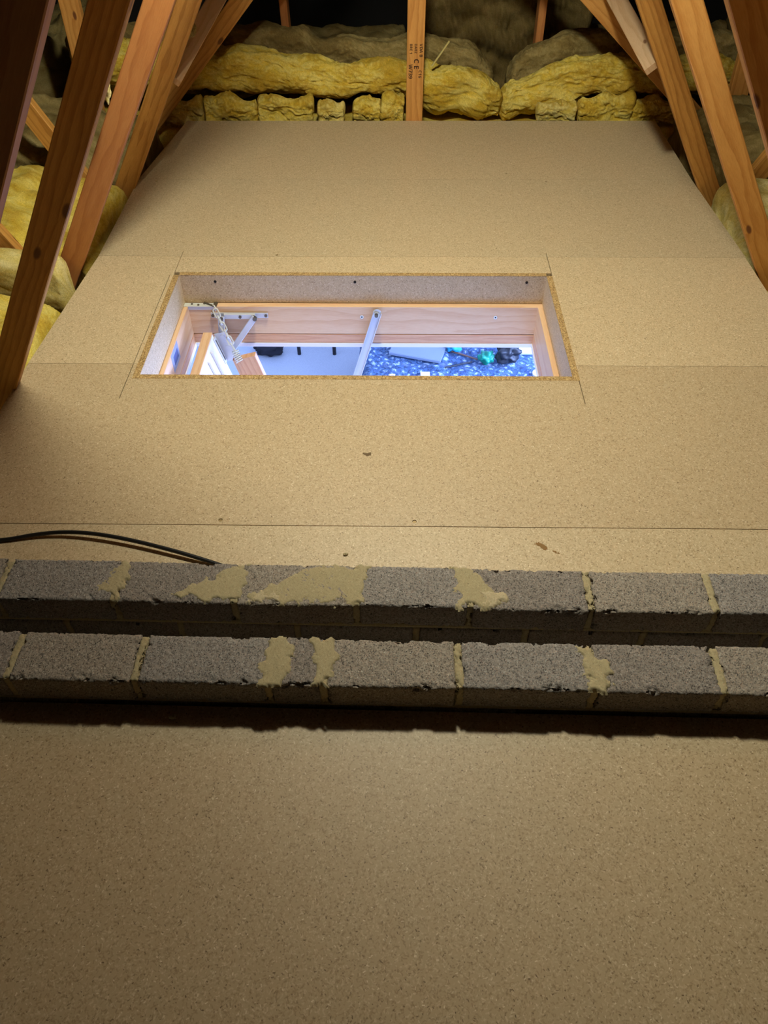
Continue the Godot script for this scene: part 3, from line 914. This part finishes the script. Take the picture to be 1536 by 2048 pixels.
func make_wool() -> void:
	Y0 = [lin(232, 200, 80), lin(244, 222, 122), lin(198, 158, 46)]
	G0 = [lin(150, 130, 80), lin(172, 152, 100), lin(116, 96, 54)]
	P0 = [lin(226, 202, 114), lin(242, 226, 160), lin(198, 168, 82)]
	var flat := [Vector2(-4, -0.235), Vector2(4, -0.235)]
	var low := [Vector2(-4, 0.055), Vector2(4, 0.06)]
	# far end: two long yellow batts that meet in a dip, and the dusty quilt on top of each
	batt("long yellow glass wool batt left of the dip, behind the stamped post", -1.45, 0.475, -3.77, -3.645, [Vector2(-1.45, 0.25), Vector2(-1.0, 0.245), Vector2(-0.56, 0.235), Vector2(-0.42, 0.200), Vector2(-0.2, 0.175), Vector2(0.08, 0.175), Vector2(0.25, 0.165), Vector2(0.36, 0.13), Vector2(0.44, 0.09), Vector2(0.48, 0.07)], [Vector2(-1.45, 0.09), Vector2(-0.9, 0.085), Vector2(-0.5, 0.07), Vector2(-0.25, 0.05), Vector2(0.0, 0.05), Vector2(0.15, -0.02), Vector2(0.48, -0.045)], Y0, 5, 1.0, "yellow batts at the far end", 300, 130)
	batt("long yellow glass wool batt right of the dip at the far end", 0.46, 1.65, -3.77, -3.645, [Vector2(0.45, 0.07), Vector2(0.52, 0.115), Vector2(0.65, 0.15), Vector2(0.76, 0.195), Vector2(1.0, 0.20), Vector2(1.3, 0.19), Vector2(1.65, 0.18)], [Vector2(0.45, -0.045), Vector2(0.7, -0.01), Vector2(0.95, 0.065), Vector2(1.65, 0.075)], Y0, 15, 1.0, "yellow batts at the far end", 200, 130)
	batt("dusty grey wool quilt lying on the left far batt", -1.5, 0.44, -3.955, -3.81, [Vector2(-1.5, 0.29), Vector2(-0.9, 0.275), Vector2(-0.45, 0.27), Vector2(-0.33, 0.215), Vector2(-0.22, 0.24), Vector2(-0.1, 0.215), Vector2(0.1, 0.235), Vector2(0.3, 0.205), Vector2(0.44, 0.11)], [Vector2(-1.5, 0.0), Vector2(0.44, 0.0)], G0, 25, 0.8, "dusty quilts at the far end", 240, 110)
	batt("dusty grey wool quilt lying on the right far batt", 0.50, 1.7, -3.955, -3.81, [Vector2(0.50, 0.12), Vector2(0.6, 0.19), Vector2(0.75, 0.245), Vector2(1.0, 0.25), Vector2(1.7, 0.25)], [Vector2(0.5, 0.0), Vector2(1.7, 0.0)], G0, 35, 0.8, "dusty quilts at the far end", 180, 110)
	batt("heap of dusty wool sagging off the far roof slope, shade darkened into its colour", 0.08, 0.95, -4.75, -4.25, [Vector2(0.08, 0.36), Vector2(0.35, 0.40), Vector2(0.6, 0.38), Vector2(0.85, 0.30), Vector2(0.95, 0.26)], [Vector2(0.08, -0.20), Vector2(0.95, -0.20)], [lin(116, 98, 58), lin(134, 114, 72), lin(88, 72, 40)], 45, 1.6, "", 120, 110)  # wool colour made darker than dust alone, for the weak light back here
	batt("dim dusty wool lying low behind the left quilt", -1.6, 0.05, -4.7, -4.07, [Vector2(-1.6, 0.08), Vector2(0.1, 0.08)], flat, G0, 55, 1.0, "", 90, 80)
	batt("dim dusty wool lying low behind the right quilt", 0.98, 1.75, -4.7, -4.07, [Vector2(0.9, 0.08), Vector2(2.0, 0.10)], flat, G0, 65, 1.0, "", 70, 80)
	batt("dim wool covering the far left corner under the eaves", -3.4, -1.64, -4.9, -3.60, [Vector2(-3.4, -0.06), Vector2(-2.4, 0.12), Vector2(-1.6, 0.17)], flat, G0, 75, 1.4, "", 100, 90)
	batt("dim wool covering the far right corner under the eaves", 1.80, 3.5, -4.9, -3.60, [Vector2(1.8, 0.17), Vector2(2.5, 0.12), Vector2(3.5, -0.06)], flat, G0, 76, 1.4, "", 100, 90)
	# torn scraps wedged under the long batts, along the far edge of the boards
	var scraps := [[-1.07, -0.868, 0.070, "leftmost of the scraps at the far board edge"], [-0.866, -0.625, 0.076, "second scrap from the left at the far board edge"], [-0.624, -0.375, 0.068, "third scrap from the left at the far board edge"], [-0.36, -0.235, 0.045, "small scrap standing alone in the dark gap"], [-0.205, -0.075, 0.066, "scrap just right of the dark gap"], [-0.078, 0.028, 0.085, "scrap tight against the stamped post"], [0.61, 0.79, 0.042, "pale scrap right of the dip"], [0.795, 1.03, 0.080, "blocky scrap under the right batt"], [1.025, 1.23, 0.072, "rightmost scrap at the board corner"]]
	for i in scraps.size():
		var s: Array = scraps[i]
		var hw: float = (s[1] - s[0]) / 2.0
		var m := wool_mesh(-hw, hw, -0.034, 0.034, [Vector2(-hw, s[2] * 0.9), Vector2(-hw * 0.2, s[2]), Vector2(hw * 0.5, s[2] * 0.8), Vector2(hw, s[2] * 0.95)], [Vector2(-hw, -0.045), Vector2(hw, -0.045)], Y0 if i % 3 else [lin(230, 204, 100), lin(244, 226, 146), lin(200, 166, 66)], 180 + i * 3, 1.0, 70, 80)
		single("insulation_scrap", m, M.wool, "torn yellow wool, " + s[3], "insulation", Vector3((s[0] + s[1]) / 2.0, 0.0, -3.604), "torn wool scraps at the far board edge")
	batt("flat yellow wool filling under the far batts", -1.5, 1.7, -3.94, -3.575, [Vector2(-1.5, -0.06), Vector2(1.7, -0.06)], flat, Y0, 88, 0.3, "", 120, 60)
	# slivers of wool facing standing up
	var sl := beam_mesh(Vector3(-0.02, -0.03, 0), Vector3(0.05, 0.065, 0.0), 0.014, 0.006, Vector3(0, 0, 1), 0.002)
	single("wool_sliver", sl, mat(rgb8(206, 190, 120), 0.9), "straight pale sliver leaning on the wool right of the stamped post", "insulation", Vector3(0.165, 0.205, -3.66))
	# left side, between the trusses
	var g := "wool batts along the left edge of the boards"
	batt("yellow wool batt left of the boards, between second and third truss", -3.4, -1.025, -2.055, -1.665, [Vector2(-3.4, -0.06), Vector2(-2.6, 0.10), Vector2(-1.5, 0.06), Vector2(-1.12, 0.02), Vector2(-1.02, -0.03)], flat, Y0, 101, 0.8, g, 150, 110)
	batt("plump yellow wool roll end tucked against the third left web", -3.4, -1.03, -2.200, -2.100, [Vector2(-3.4, -0.06), Vector2(-2.4, 0.16), Vector2(-1.3, 0.11), Vector2(-1.03, 0.075)], flat, P0, 102, 0.35, g, 120, 90)
	batt("yellow wool batt left of the boards, between third and fourth truss", -3.4, -1.0, -2.82, -2.265, [Vector2(-3.4, -0.06), Vector2(-2.6, 0.16), Vector2(-1.4, 0.10), Vector2(-1.06, 0.05), Vector2(-1.0, 0.01)], flat, Y0, 103, 0.9, g, 150, 110)
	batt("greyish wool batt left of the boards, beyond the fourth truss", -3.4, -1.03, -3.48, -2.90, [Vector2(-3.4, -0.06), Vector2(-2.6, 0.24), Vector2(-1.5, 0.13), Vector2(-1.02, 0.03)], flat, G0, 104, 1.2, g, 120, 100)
	batt("yellow wool batt left of the boards, before the second truss", -3.4, -1.21, -1.59, -1.05, [Vector2(-3.4, -0.06), Vector2(-2.6, 0.10), Vector2(-1.2, 0.0)], flat, Y0, 105, 0.8, g, 100, 80)
	# right side
	var h := "wool batts along the right edge of the boards"
	batt("pale folded wool batt right of the boards, between third and fourth truss", 1.15, 3.5, -2.80, -2.265, [Vector2(1.15, 0.0), Vector2(1.22, 0.055), Vector2(1.5, 0.10), Vector2(2.7, 0.18), Vector2(3.5, -0.06)], flat, P0, 111, 1.0, h, 150, 110)
	batt("yellow wool batt right of the boards, between second and third truss", 1.16, 3.5, -2.205, -1.65, [Vector2(1.16, -0.02), Vector2(1.5, 0.06), Vector2(2.7, 0.12), Vector2(3.5, -0.06)], flat, Y0, 112, 0.8, h, 120, 90)
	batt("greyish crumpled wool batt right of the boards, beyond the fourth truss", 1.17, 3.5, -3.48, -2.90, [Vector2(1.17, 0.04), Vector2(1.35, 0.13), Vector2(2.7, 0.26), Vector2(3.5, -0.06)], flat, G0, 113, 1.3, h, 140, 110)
	batt("yellow wool batt right of the boards, before the second truss", 1.22, 3.5, -1.59, -1.05, [Vector2(1.22, -0.02), Vector2(2.7, 0.10), Vector2(3.5, -0.06)], flat, Y0, 114, 0.8, h, 90, 80)
	# tufts caught on the webs
	single("wool_tuft", lump_mesh(Vector3(0.012, 0.034, 0.012), P0, 131, 22), M.wool, "wisp of pale wool caught between two left webs", "insulation", Vector3(-0.772, 0.560, -2.165))
	single("wool_tuft", lump_mesh(Vector3(0.026, 0.028, 0.02), G0, 132, 22), M.wool, "grey tuft of wool on the left bracing lath", "insulation", Vector3(-0.735, 0.475, -3.02))

# ---------------------------------------------------------------- hatch, ladder and what lies below
func lining_board(p: Node3D, a: Vector3, b: Vector3, m: Material) -> MeshInstance3D:
	var body := part("lining_board", box_mesh(a, Vector3(b.x, -0.0015, b.z), 0.0), m, p)
	part("cut_edge", box_mesh(Vector3(a.x, -0.0015, a.z), Vector3(b.x, 0.0005, b.z), 0.0), M.chip_edge, body)
	return body

func make_hatch() -> void:
	var l := thing("hatch_lining", "chipboard lining boards set upright in the hatch opening", "hatch lining")
	var bot := -0.098
	var far := lining_board(l, Vector3(-0.697, bot, -2.213), Vector3(0.475, 0, -2.195), M.chip1)
	lining_board(l, Vector3(-0.715, bot, -2.195), Vector3(-0.697, 0, -1.668), M.chip0)
	lining_board(l, Vector3(0.475, bot, -2.195), Vector3(0.493, 0, -1.668), M.chip2)
	lining_board(l, Vector3(-0.715, bot, -1.668), Vector3(0.493, 0, -1.650), M.chip3)
	for x in [-0.585, -0.135, 0.415]:
		part("screw", disc_mesh(0.0045, 0.002, 12), M.slot, far, Transform3D(Basis(Vector3.RIGHT, PI / 2), Vector3(x, -0.022, -2.1945)))
	# pine frame of the ladder
	var f := thing("loft_hatch", "pine surround of the loft ladder below the chipboard lining", "hatch")
	var t := -0.100
	var mid := -0.203
	var low := -0.238
	var X0 := -0.684
	var X1 := 0.459
	var Z0 := -2.174
	var Z1 := -1.700
	for s in [["far", Vector3(-0.708, 0, -2.199), Vector3(0.484, 0, Z0)], ["near", Vector3(-0.708, 0, Z1), Vector3(0.484, 0, -1.675)], ["l", Vector3(-0.708, 0, Z0), Vector3(X0, 0, Z1)], ["r", Vector3(X1, 0, Z0), Vector3(0.484, 0, Z1)]]:
		var a: Vector3 = s[1]
		var b: Vector3 = s[2]
		var o := part("frame_board", box_mesh(Vector3(a.x, mid, a.z), Vector3(b.x, t, b.z), 0.001), M.pine, f)
		part("frame_strip", box_mesh(Vector3(a.x, low, a.z), Vector3(b.x, mid - 0.0022, b.z), 0.001), M.pine_b, f)
		if s[0] == "far":
			for x in [-0.115, 0.325]:
				var sc := Transform3D(Basis(Vector3.RIGHT, PI / 2), Vector3(x, -0.137, Z0 + 0.0005))
				part("screw", disc_mesh(0.006, 0.002, 16), M.zinc, o, sc)
			for x in [-0.115, 0.325]:
				part("screw_slot", disc_mesh(0.0026, 0.002, 10), M.slot, o, Transform3D(Basis(Vector3.RIGHT, PI / 2), Vector3(x, -0.137, Z0 + 0.0009)))
			# finger-jointed length let into the board
	for s in [[Vector3(-0.80, 0, -2.30), Vector3(0.58, 0, -2.205)], [Vector3(-0.80, 0, -1.668), Vector3(0.58, 0, -1.58)], [Vector3(-0.80, 0, -2.205), Vector3(-0.712, 0, -1.668)], [Vector3(0.488, 0, -2.205), Vector3(0.58, 0, -1.668)]]:
		part("architrave", box_mesh(Vector3(s[0].x, -0.275, s[0].z), Vector3(s[1].x, -0.2625, s[1].z), 0.001), M.white_paint, f)
	for s in [[Vector3(-0.708, 0, -2.199), Vector3(0.484, 0, Z0 + 0.002)], [Vector3(-0.708, 0, Z1 - 0.002), Vector3(0.484, 0, -1.675)], [Vector3(-0.708, 0, Z0 + 0.002), Vector3(X0 + 0.002, 0, Z1 - 0.002)], [Vector3(X1 - 0.002, 0, Z0 + 0.002), Vector3(0.484, 0, Z1 - 0.002)]]:
		part("frame_lip", box_mesh(Vector3(s[0].x, -0.254, s[0].z), Vector3(s[1].x, -0.2385, s[1].z), 0.001), M.white_paint, f)
	var stk := part("sticker", box_mesh(Vector3(X0, -0.165, -1.985), Vector3(X0 + 0.0006, -0.105, -1.900), 0.0), M.sticker, f)
	part("print", box_mesh(Vector3(X0 + 0.0004, -0.152, -1.972), Vector3(X0 + 0.0009, -0.122, -1.920), 0.0), M.sticker_print, stk)
	# galvanised corner plate with the hook that carries the chain
	var c := thing("corner_plate", "galvanised corner plate on the frame, holding the chain", "bracket")
	part("plate", box_mesh(Vector3(-0.707, -0.0998, -2.192), Vector3(-0.598, -0.0978, -2.170), 0.0005), M.zinc, c)
	part("flange", box_mesh(Vector3(-0.690, -0.112, -2.1738), Vector3(-0.598, -0.0980, -2.1720), 0.0005), M.steel, c)
	for q in [Vector2(-0.672, -2.183), Vector2(-0.650, -2.178), Vector2(-0.632, -2.186)]:
		part("bolt", disc_mesh(0.0035, 0.003, 10), M.bolt, c, Transform3D(Basis.IDENTITY, Vector3(q.x, -0.0968, q.y)))
	part("strap", beam_mesh(Vector3(-0.632, -0.0958, -2.191), Vector3(-0.600, -0.0958, -2.171), 0.006, 0.003, Vector3(1, 0, 1), 0.0005), M.bolt, c)
	part("strap", beam_mesh(Vector3(-0.594, -0.0968, -2.193), Vector3(-0.596, -0.0968, -2.168), 0.013, 0.003, Vector3(1, 0, 0), 0.0005), M.bolt, c)
	part("hook", tube_mesh(smooth_path([Vector3(-0.600, -0.094, -2.171), Vector3(-0.594, -0.091, -2.162), Vector3(-0.590, -0.098, -2.156), Vector3(-0.593, -0.107, -2.158)], 6), 0.0026, 8), M.zinc, c)
	# hinge linkage between the frame and the trapdoor
	var hg := thing("hinge_linkage", "pale steel hinge arms between pine frame and open trapdoor", "hinge")
	var z := -2.170
	part("rail", beam_mesh(Vector3(-0.612, -0.130, z), Vector3(-0.424, -0.130, z), 0.019, 0.004, Vector3.UP, 0.001), M.steel, hg)
	part("rail_channel", beam_mesh(Vector3(-0.568, -0.130, z + 0.006), Vector3(-0.465, -0.130, z + 0.006), 0.019, 0.008, Vector3.UP, 0.003), M.steel, hg)
	for x in [-0.606, -0.515, -0.431]:
		part("bolt", disc_mesh(0.005, 0.004, 14), M.bolt, hg, Transform3D(Basis(Vector3.RIGHT, PI / 2), Vector3(x, -0.130, z + (0.011 if x == -0.515 else 0.003))))
	part("arm", beam_mesh(Vector3(-0.577, -0.126, z + 0.015), Vector3(-0.590, -0.255, z + 0.022), 0.022, 0.005, Vector3.RIGHT, 0.0015), M.steel, hg)
	part("arm", beam_mesh(Vector3(-0.466, -0.128, z + 0.015), Vector3(-0.566, -0.262, z + 0.022), 0.020, 0.005, Vector3.RIGHT, 0.0015), M.steel, hg)
	for q in [Vector2(-0.577, -0.133), Vector2(-0.466, -0.133)]:
		part("pivot", disc_mesh(0.007, 0.010, 16), M.bolt, hg, Transform3D(Basis(Vector3.RIGHT, PI / 2), Vector3(q.x, q.y, z + 0.016)))
	# trapdoor hanging open
	var slope := 0.26
	var along := Vector3(slope, -1, 0).normalized()
	var out := Vector3(1, slope, 0).normalized()
	var d := thing("trapdoor", "white faced trapdoor with pine edge hanging open below the frame", "trapdoor", Vector3(-0.607, -0.172, 0))
	part("panel", beam_mesh(-out * 0.010 + Vector3(0, 0, -1.925) + along * 0.001, along * 1.08 - out * 0.010 + Vector3(0, 0, -1.925), 0.392, 0.020, Vector3(0, 0, 1), 0.001), M.white_paint, d)
	part("top_edge", beam_mesh(-out * 0.0145 + Vector3(0, 0.0, -2.124) + along * -0.004, -out * 0.0145 + Vector3(0, 0, -1.728) + along * -0.004, 0.030, 0.010, Vector3(1, 0, 0), 0.001), M.pine, d)
	part("stiffener", beam_mesh(along * 0.02 + out * 0.005 + Vector3(0, 0, -2.045), along * 1.05 + out * 0.005 + Vector3(0, 0, -2.045), 0.010, 0.008, Vector3(0, 0, 1), 0.001), M.white_paint, d)
	part("stiffener", beam_mesh(along * 0.02 + out * 0.005 + Vector3(0, 0, -1.99), along * 1.05 + out * 0.005 + Vector3(0, 0, -1.99), 0.006, 0.008, Vector3(0, 0, 1), 0.001), M.white_paint, d)
	var hp := part("hinge_plate", beam_mesh(along * 0.005 + out * 0.024 + Vector3(0, 0, -2.130), along * 0.115 + out * 0.024 + Vector3(0, 0, -2.130), 0.044, 0.004, out, 0.001), M.steel, d)
	part("flange", beam_mesh(along * 0.012 + out * 0.002 + Vector3(0, 0, -2.117), along * 0.11 + out * 0.002 + Vector3(0, 0, -2.117), 0.022, 0.004, Vector3(0, 0, 1), 0.001), M.steel, hp)
	part("slot", beam_mesh(along * 0.02 + out * 0.0042 + Vector3(0, 0, -2.115), along * 0.10 + out * 0.0042 + Vector3(0, 0, -2.115), 0.007, 0.002, Vector3(0, 0, 1), 0.0005), M.bolt, hp)
	for k in [0.02, 0.062]:
		var q: Vector3 = along * k + out * 0.026 + Vector3(0, 0, -2.1275)
		part("bolt", disc_mesh(0.007, 0.003, 14), M.steel, hp, Transform3D(Basis(Vector3.RIGHT, PI / 2), q))
	# chain and spring
	var ch := thing("support_chain", "galvanised chain running down from the corner plate to a spring", "chain")
	var p0 := Vector3(-0.591, -0.098, -2.151)
	var p1 := Vector3(-0.533, -0.210, -2.084)
	var dir := (p1 - p0).normalized()
	var n_l := 6
	var step := p0.distance_to(p1) / n_l
	for k in n_l:
		var mid_p := p0 + dir * step * (k + 0.5)
		var side := dir.cross(Vector3(0.2, 0.2, 1)).normalized() if k % 2 == 0 else dir.cross(dir.cross(Vector3(0.2, 0.2, 1))).normalized()
		var pts := []
		for q in 16:
			var a := TAU * q / 16.0
			var s2 := 1.0 if sin(a) > 0 else -1.0
			pts.append(mid_p + side * cos(a) * 0.0080 + dir * (sin(a) * 0.006 + s2 * (step * 0.62 - 0.006)))
		part("link", tube_mesh(pts, 0.0026, 8, true), M.zinc, ch)
	var sp := thing("coil_spring", "short coil spring at the lower end of the chain", "spring")
	var coil := []
	var sx := dir.cross(Vector3(0, 0, 1)).normalized()
	var sy := dir.cross(sx).normalized()
	for q in 97:
		var a := TAU * q / 16.0
		coil.append(p1 + dir * (q * 0.0004) + (sx * cos(a) + sy * sin(a)) * 0.0115)
	part("coil", tube_mesh(coil, 0.0020, 6), M.zinc, sp)
	# ladder
	var la := thing("loft_ladder", "pine loft ladder leaning down from the open hatch", "ladder", Vector3(-0.505, -0.232, 0))
	for zz in [-2.085, -1.79]:
		var stile := part("stile", beam_mesh(Vector3(0, 0, zz), Vector3(0, 0, zz) + along * 2.46, 0.080, 0.024, Vector3.RIGHT, 0.002), M.pine_b, la)
		stile.name = "stile" if zz < -2 else "stile_001"
	for k in 9:
		part("rung", beam_mesh(along * (0.16 + 0.26 * k) + Vector3(0, 0, -2.073), along * (0.16 + 0.26 * k) + Vector3(0, 0, -1.802), 0.075, 0.020, Vector3.RIGHT, 0.002), M.pine, la)
	# stay bar
	var sb := thing("stay_bar", "long pale steel stay bar pivoted on the far pine board", "stay bar")
	var b0 := Vector3(-0.062, -0.104, -2.152)
	var b1 := Vector3(-0.205, -0.590, -2.150)
	part("bar", beam_mesh(b0, b1, 0.027, 0.003, Vector3.RIGHT, 0.001), M.steel, sb)
	var bd := (b1 - b0).normalized()
	var bx := bd.cross(Vector3(0, 0, 1)).normalized()
	for s in [-1.0, 1.0]:
		part("rim", beam_mesh(b0 + bx * s * 0.0125 + Vector3(0, 0, 0.004), b1 + bx * s * 0.0125 + Vector3(0, 0, 0.004), 0.0025, 0.008, bx, 0.0005), M.steel, sb)
	part("bar_end", disc_mesh(0.0135, 0.003, 20), M.steel, sb, Transform3D(Basis(Vector3.RIGHT, PI / 2), Vector3(-0.064, -0.108, -2.152)))
	part("pivot_bolt", disc_mesh(0.006, 0.034, 18), M.bolt, sb, Transform3D(Basis(Vector3.RIGHT, PI / 2), Vector3(-0.066, -0.113, -2.157)))
	part("pivot_washer", disc_mesh(0.010, 0.003, 18), M.zinc, sb, Transform3D(Basis(Vector3.RIGHT, PI / 2), Vector3(-0.066, -0.113, -2.1475)))

func cover_height(x: float, z: float) -> float:
	return 0.49 + noise_b.get_noise_2d(x * 5.0, z * 5.0) * 0.012 + noise_b.get_noise_2d(x * 17.0, z * 13.0) * 0.004

func on_bed(x: float, z: float, up: float) -> Vector3:
	noise_b.seed = 77
	return Vector3(x, -2.65 + cover_height(x, z) + up, z)

func make_room_things() -> void:
	# bed with printed cover on the right
	var bed := thing("bed", "bed with a blue pebble print cover in the room below", "bed", Vector3(0, -2.65, 0))
	part("base", box_mesh(Vector3(-0.24, 0.0, -5.55), Vector3(1.75, 0.28, -4.2), 0.01), M.white_paint, bed)
	noise_b.seed = 77
	var P := PackedVector3Array()
	var nu := 90
	var nv := 70
	for i in nu:
		for j in nv:
			var u := float(i) / (nu - 1)
			var v := float(j) / (nv - 1)
			var x := lerpf(-0.30, 1.80, u)
			var z := lerpf(-5.6, -4.15, v)
			var e := minf(minf(u, 1 - u) * 2.1, minf(v, 1 - v) * 1.45)
			P.append(Vector3(x, lerpf(0.30, cover_height(x, z), smoothstep(0.0, 0.07, e)), z))
	part("cover", grid_mesh(P, PackedColorArray(), nu, nv, false), M.cover, bed)
	part("mattress", box_mesh(Vector3(-0.25, 0.28, -5.55), Vector3(1.75, 0.44, -4.2), 0.03), M.white_paint, bed)
	single("white_sheet_pack", box_mesh(Vector3(-0.20, -0.015, -0.09), Vector3(0.20, 0.015, 0.09), 0.006), mat(rgb8(128, 136, 152), 0.35), "flat pale plastic pack lying on the bed cover", "package", on_bed(0.16, -4.86, 0.025)).rotation.y = -0.28
	var teal := lump_mesh(Vector3(0.07, 0.035, 0.05), [Color.WHITE, Color(0.7, 0.7, 0.7)], 201, 20)
	single("teal_cloth", teal, mat(rgb8(40, 150, 178), 0.8), "crumpled teal cloth on the bed cover", "cloth", on_bed(0.44, -4.90, 0.055))
	single("green_bag", lump_mesh(Vector3(0.055, 0.045, 0.05), [Color.WHITE, Color.WHITE], 202, 20), mat(rgb8(20, 140, 110), 0.35), "crumpled shiny green bag beside the black bag", "bag", on_bed(0.675, -4.75, 0.058))
	single("black_bag", lump_mesh(Vector3(0.085, 0.07, 0.085), [Color.WHITE, Color.WHITE], 203, 24), M.black, "crumpled black bag on the bed cover", "bag", on_bed(0.83, -4.77, 0.090))
	var roll := thing("paper_roll", "white paper roll lying at the far side of the bed", "paper roll", on_bed(1.04, -4.87, 0.052))
	part("paper", disc_mesh(0.045, 0.22, 20), M.white_paint, roll, Transform3D(Basis(Vector3(0, 0, 1), PI / 2), Vector3.ZERO))
	single("white_card", box_mesh(Vector3(-0.035, -0.003, -0.045), Vector3(0.035, 0.003, 0.045), 0.001), M.white_paint, "larger white card near the middle of the bed cover", "card", on_bed(0.215, -4.58, 0.007))
	single("white_card", box_mesh(Vector3(-0.022, -0.003, -0.03), Vector3(0.022, 0.003, 0.03), 0.001), M.white_paint, "smaller white card near the stay bar", "card", on_bed(-0.03, -4.575, 0.007))
	var plate := thing("white_plate", "small white dish on the bed cover by the right frame", "dish", on_bed(1.06, -4.60, 0.012))
	part("dish", disc_mesh(0.05, 0.018, 24), M.white_paint, plate)
	var pens := [[on_bed(0.52, -4.83, 0.010), 0.5, rgb8(120, 86, 70), "thin brown stick lying across the bed cover"], [on_bed(0.47, -4.72, 0.010), -0.35, rgb8(30, 30, 36), "thin black pen lying on the bed cover"]]
	for p in pens:
		single("stick", tube_mesh([Vector3(-0.11, 0, 0), Vector3(0, 0.001, 0), Vector3(0.11, 0, 0)], 0.007, 8), mat(p[2], 0.5), p[3], "stick", p[0]).rotation.y = -p[1]
	# on the carpet to the left
	var st := thing("stool", "black stool on the grey carpet, only its feet in view", "stool", Vector3(-0.70, -2.65, -5.74))
	for q in [Vector2(-0.155, 0.18), Vector2(0.155, 0.18), Vector2(-0.155, -0.18), Vector2(0.155, -0.18)]:
		part("leg", tube_mesh([Vector3(q.x, 0.0, q.y), Vector3(q.x, 0.23, q.y), Vector3(q.x * 0.9, 0.46, q.y * 0.9)], 0.016, 12), M.black, st)
	part("seat", box_mesh(Vector3(-0.19, 0.46, -0.21), Vector3(0.19, 0.50, 0.21), 0.012), M.black, st)
	single("woolly_slipper", lump_mesh(Vector3(0.12, 0.06, 0.07), [Color.WHITE, Color.WHITE], 211, 26), mat(rgb8(34, 33, 40), 1.0), "dark woolly slipper on the carpet left of the stool", "slipper", Vector3(-1.12, -2.585, -5.56))
	single("dark_shoe", lump_mesh(Vector3(0.06, 0.045, 0.09), [Color.WHITE, Color.WHITE], 214, 20), mat(rgb8(48, 32, 36), 0.6), "dark shoe seen left of the trapdoor edge", "shoe", Vector3(-1.60, -2.60, -5.60))

func make_lamp() -> void:
	var at := Vector3(-0.02, 1.78, -1.765)
	var l := thing("pendant_lamp", "white globe lamp hanging under the ridge between the second and third trusses", "lamp", at)
	var s := SphereMesh.new()
	s.radius = 0.085
	s.height = 0.17
	var g := mat(Color.WHITE, 0.5)
	g.emission_enabled = true
	g.emission = Color(0.99, 0.995, 0.92)
	g.emission_energy_multiplier = 3.0
	part("globe", s, g, l)
	part("holder", disc_mesh(0.02, 0.05, 16), M.black, l, Transform3D(Basis.IDENTITY, Vector3(0, 0.10, 0)))
	part("flex", tube_mesh([Vector3(0, 0.11, 0), Vector3(0.005, 0.12, 0), Vector3(0.01, 0.13, 0)], 0.004, 6), M.black_rubber, l)
	var o := OmniLight3D.new()
	o.name = "bulb_light"
	o.light_color = Color(0.99, 0.995, 0.92)
	o.light_energy = 3.3
	o.light_size = 0.085
	o.omni_range = 12.0
	o.omni_attenuation = 2.0
	o.shadow_enabled = true
	l.add_child(o)

func make_cable() -> void:
	var r := 0.0045
	var pts := smooth_path([Vector3(-1.25, r, -1.03), Vector3(-1.0, r, -1.055), Vector3(-0.86, r, -1.064), Vector3(-0.785, r + 0.003, -1.078), Vector3(-0.73, r + 0.006, -1.083), Vector3(-0.66, r + 0.009, -1.078), Vector3(-0.57, r + 0.009, -1.060), Vector3(-0.46, r + 0.007, -1.029), Vector3(-0.36, r + 0.002, -0.996), Vector3(-0.31, r, -0.975), Vector3(-0.20, r, -0.962), Vector3(0.1, r, -0.957)], 10)
	single("black_cable", tube_mesh(pts, r, 12), M.black_rubber, "black cable lying on the boards behind the far brick row", "cable")

func _ready() -> void:
	rng.seed = 12345
	for n in [noise_a, noise_b]:
		n.frequency = 1.0
		n.fractal_type = FastNoiseLite.FRACTAL_NONE
		n.noise_type = FastNoiseLite.TYPE_SIMPLEX_SMOOTH
	# camera: 1.23 m above the boards, tilted down 46.7 degrees
	var cam := Camera3D.new()
	cam.name = "camera"
	var pitch := 0.815486
	var yaw := -0.021631
	var roll := -0.008034
	var F := Vector3(sin(yaw) * cos(pitch), -sin(pitch), -cos(yaw) * cos(pitch))
	var R := Vector3(cos(yaw), 0, sin(yaw))
	var U := R.cross(F)
	var R2 := R * cos(roll) + U * sin(roll)
	var U2 := U * cos(roll) - R * sin(roll)
	cam.transform = Transform3D(Basis(R2, U2, -F), Vector3(0, 1.23362, 0))
	cam.fov = rad_to_deg(2.0 * atan(1024.0 / 1508.48))
	cam.near = 0.02
	add_child(cam)
	cam.current = true
	# environment: a plain daylight sky that only reaches the room below through its window
	var we := WorldEnvironment.new()
	we.name = "environment"
	var env := Environment.new()
	var sky := Sky.new()
	var sm := ProceduralSkyMaterial.new()
	sm.sky_top_color = Color(0.42, 0.58, 0.92)
	sm.sky_horizon_color = Color(0.78, 0.86, 1.0)
	sm.ground_bottom_color = Color(0.25, 0.27, 0.28)
	sm.ground_horizon_color = Color(0.5, 0.55, 0.6)
	sky.sky_material = sm
	env.background_mode = Environment.BG_SKY
	env.sky = sky
	env.tonemap_mode = Environment.TONE_MAPPER_LINEAR
	env.tonemap_exposure = 1.0
	env.sdfgi_enabled = true
	env.ssao_enabled = true
	env.ssil_enabled = true
	we.environment = env
	add_child(we)
	# daylight at the window of the room below
	var day := AreaLight3D.new()
	day.name = "window_daylight"
	day.area_size = Vector2(3.0, 1.3)
	day.light_color = Color(0.60, 0.72, 1.0)
	day.light_energy = 50.0
	day.shadow_enabled = true
	day.transform = Transform3D(Basis(Vector3.UP, PI / 2.0), Vector3(2.48, -1.22, -3.5))
	add_child(day)
	make_materials()
	make_shell()
	make_floor()
	make_walls()
	make_trusses()
	make_hatch()
	make_wool()
	make_room_things()
	make_lamp()
	make_cable()
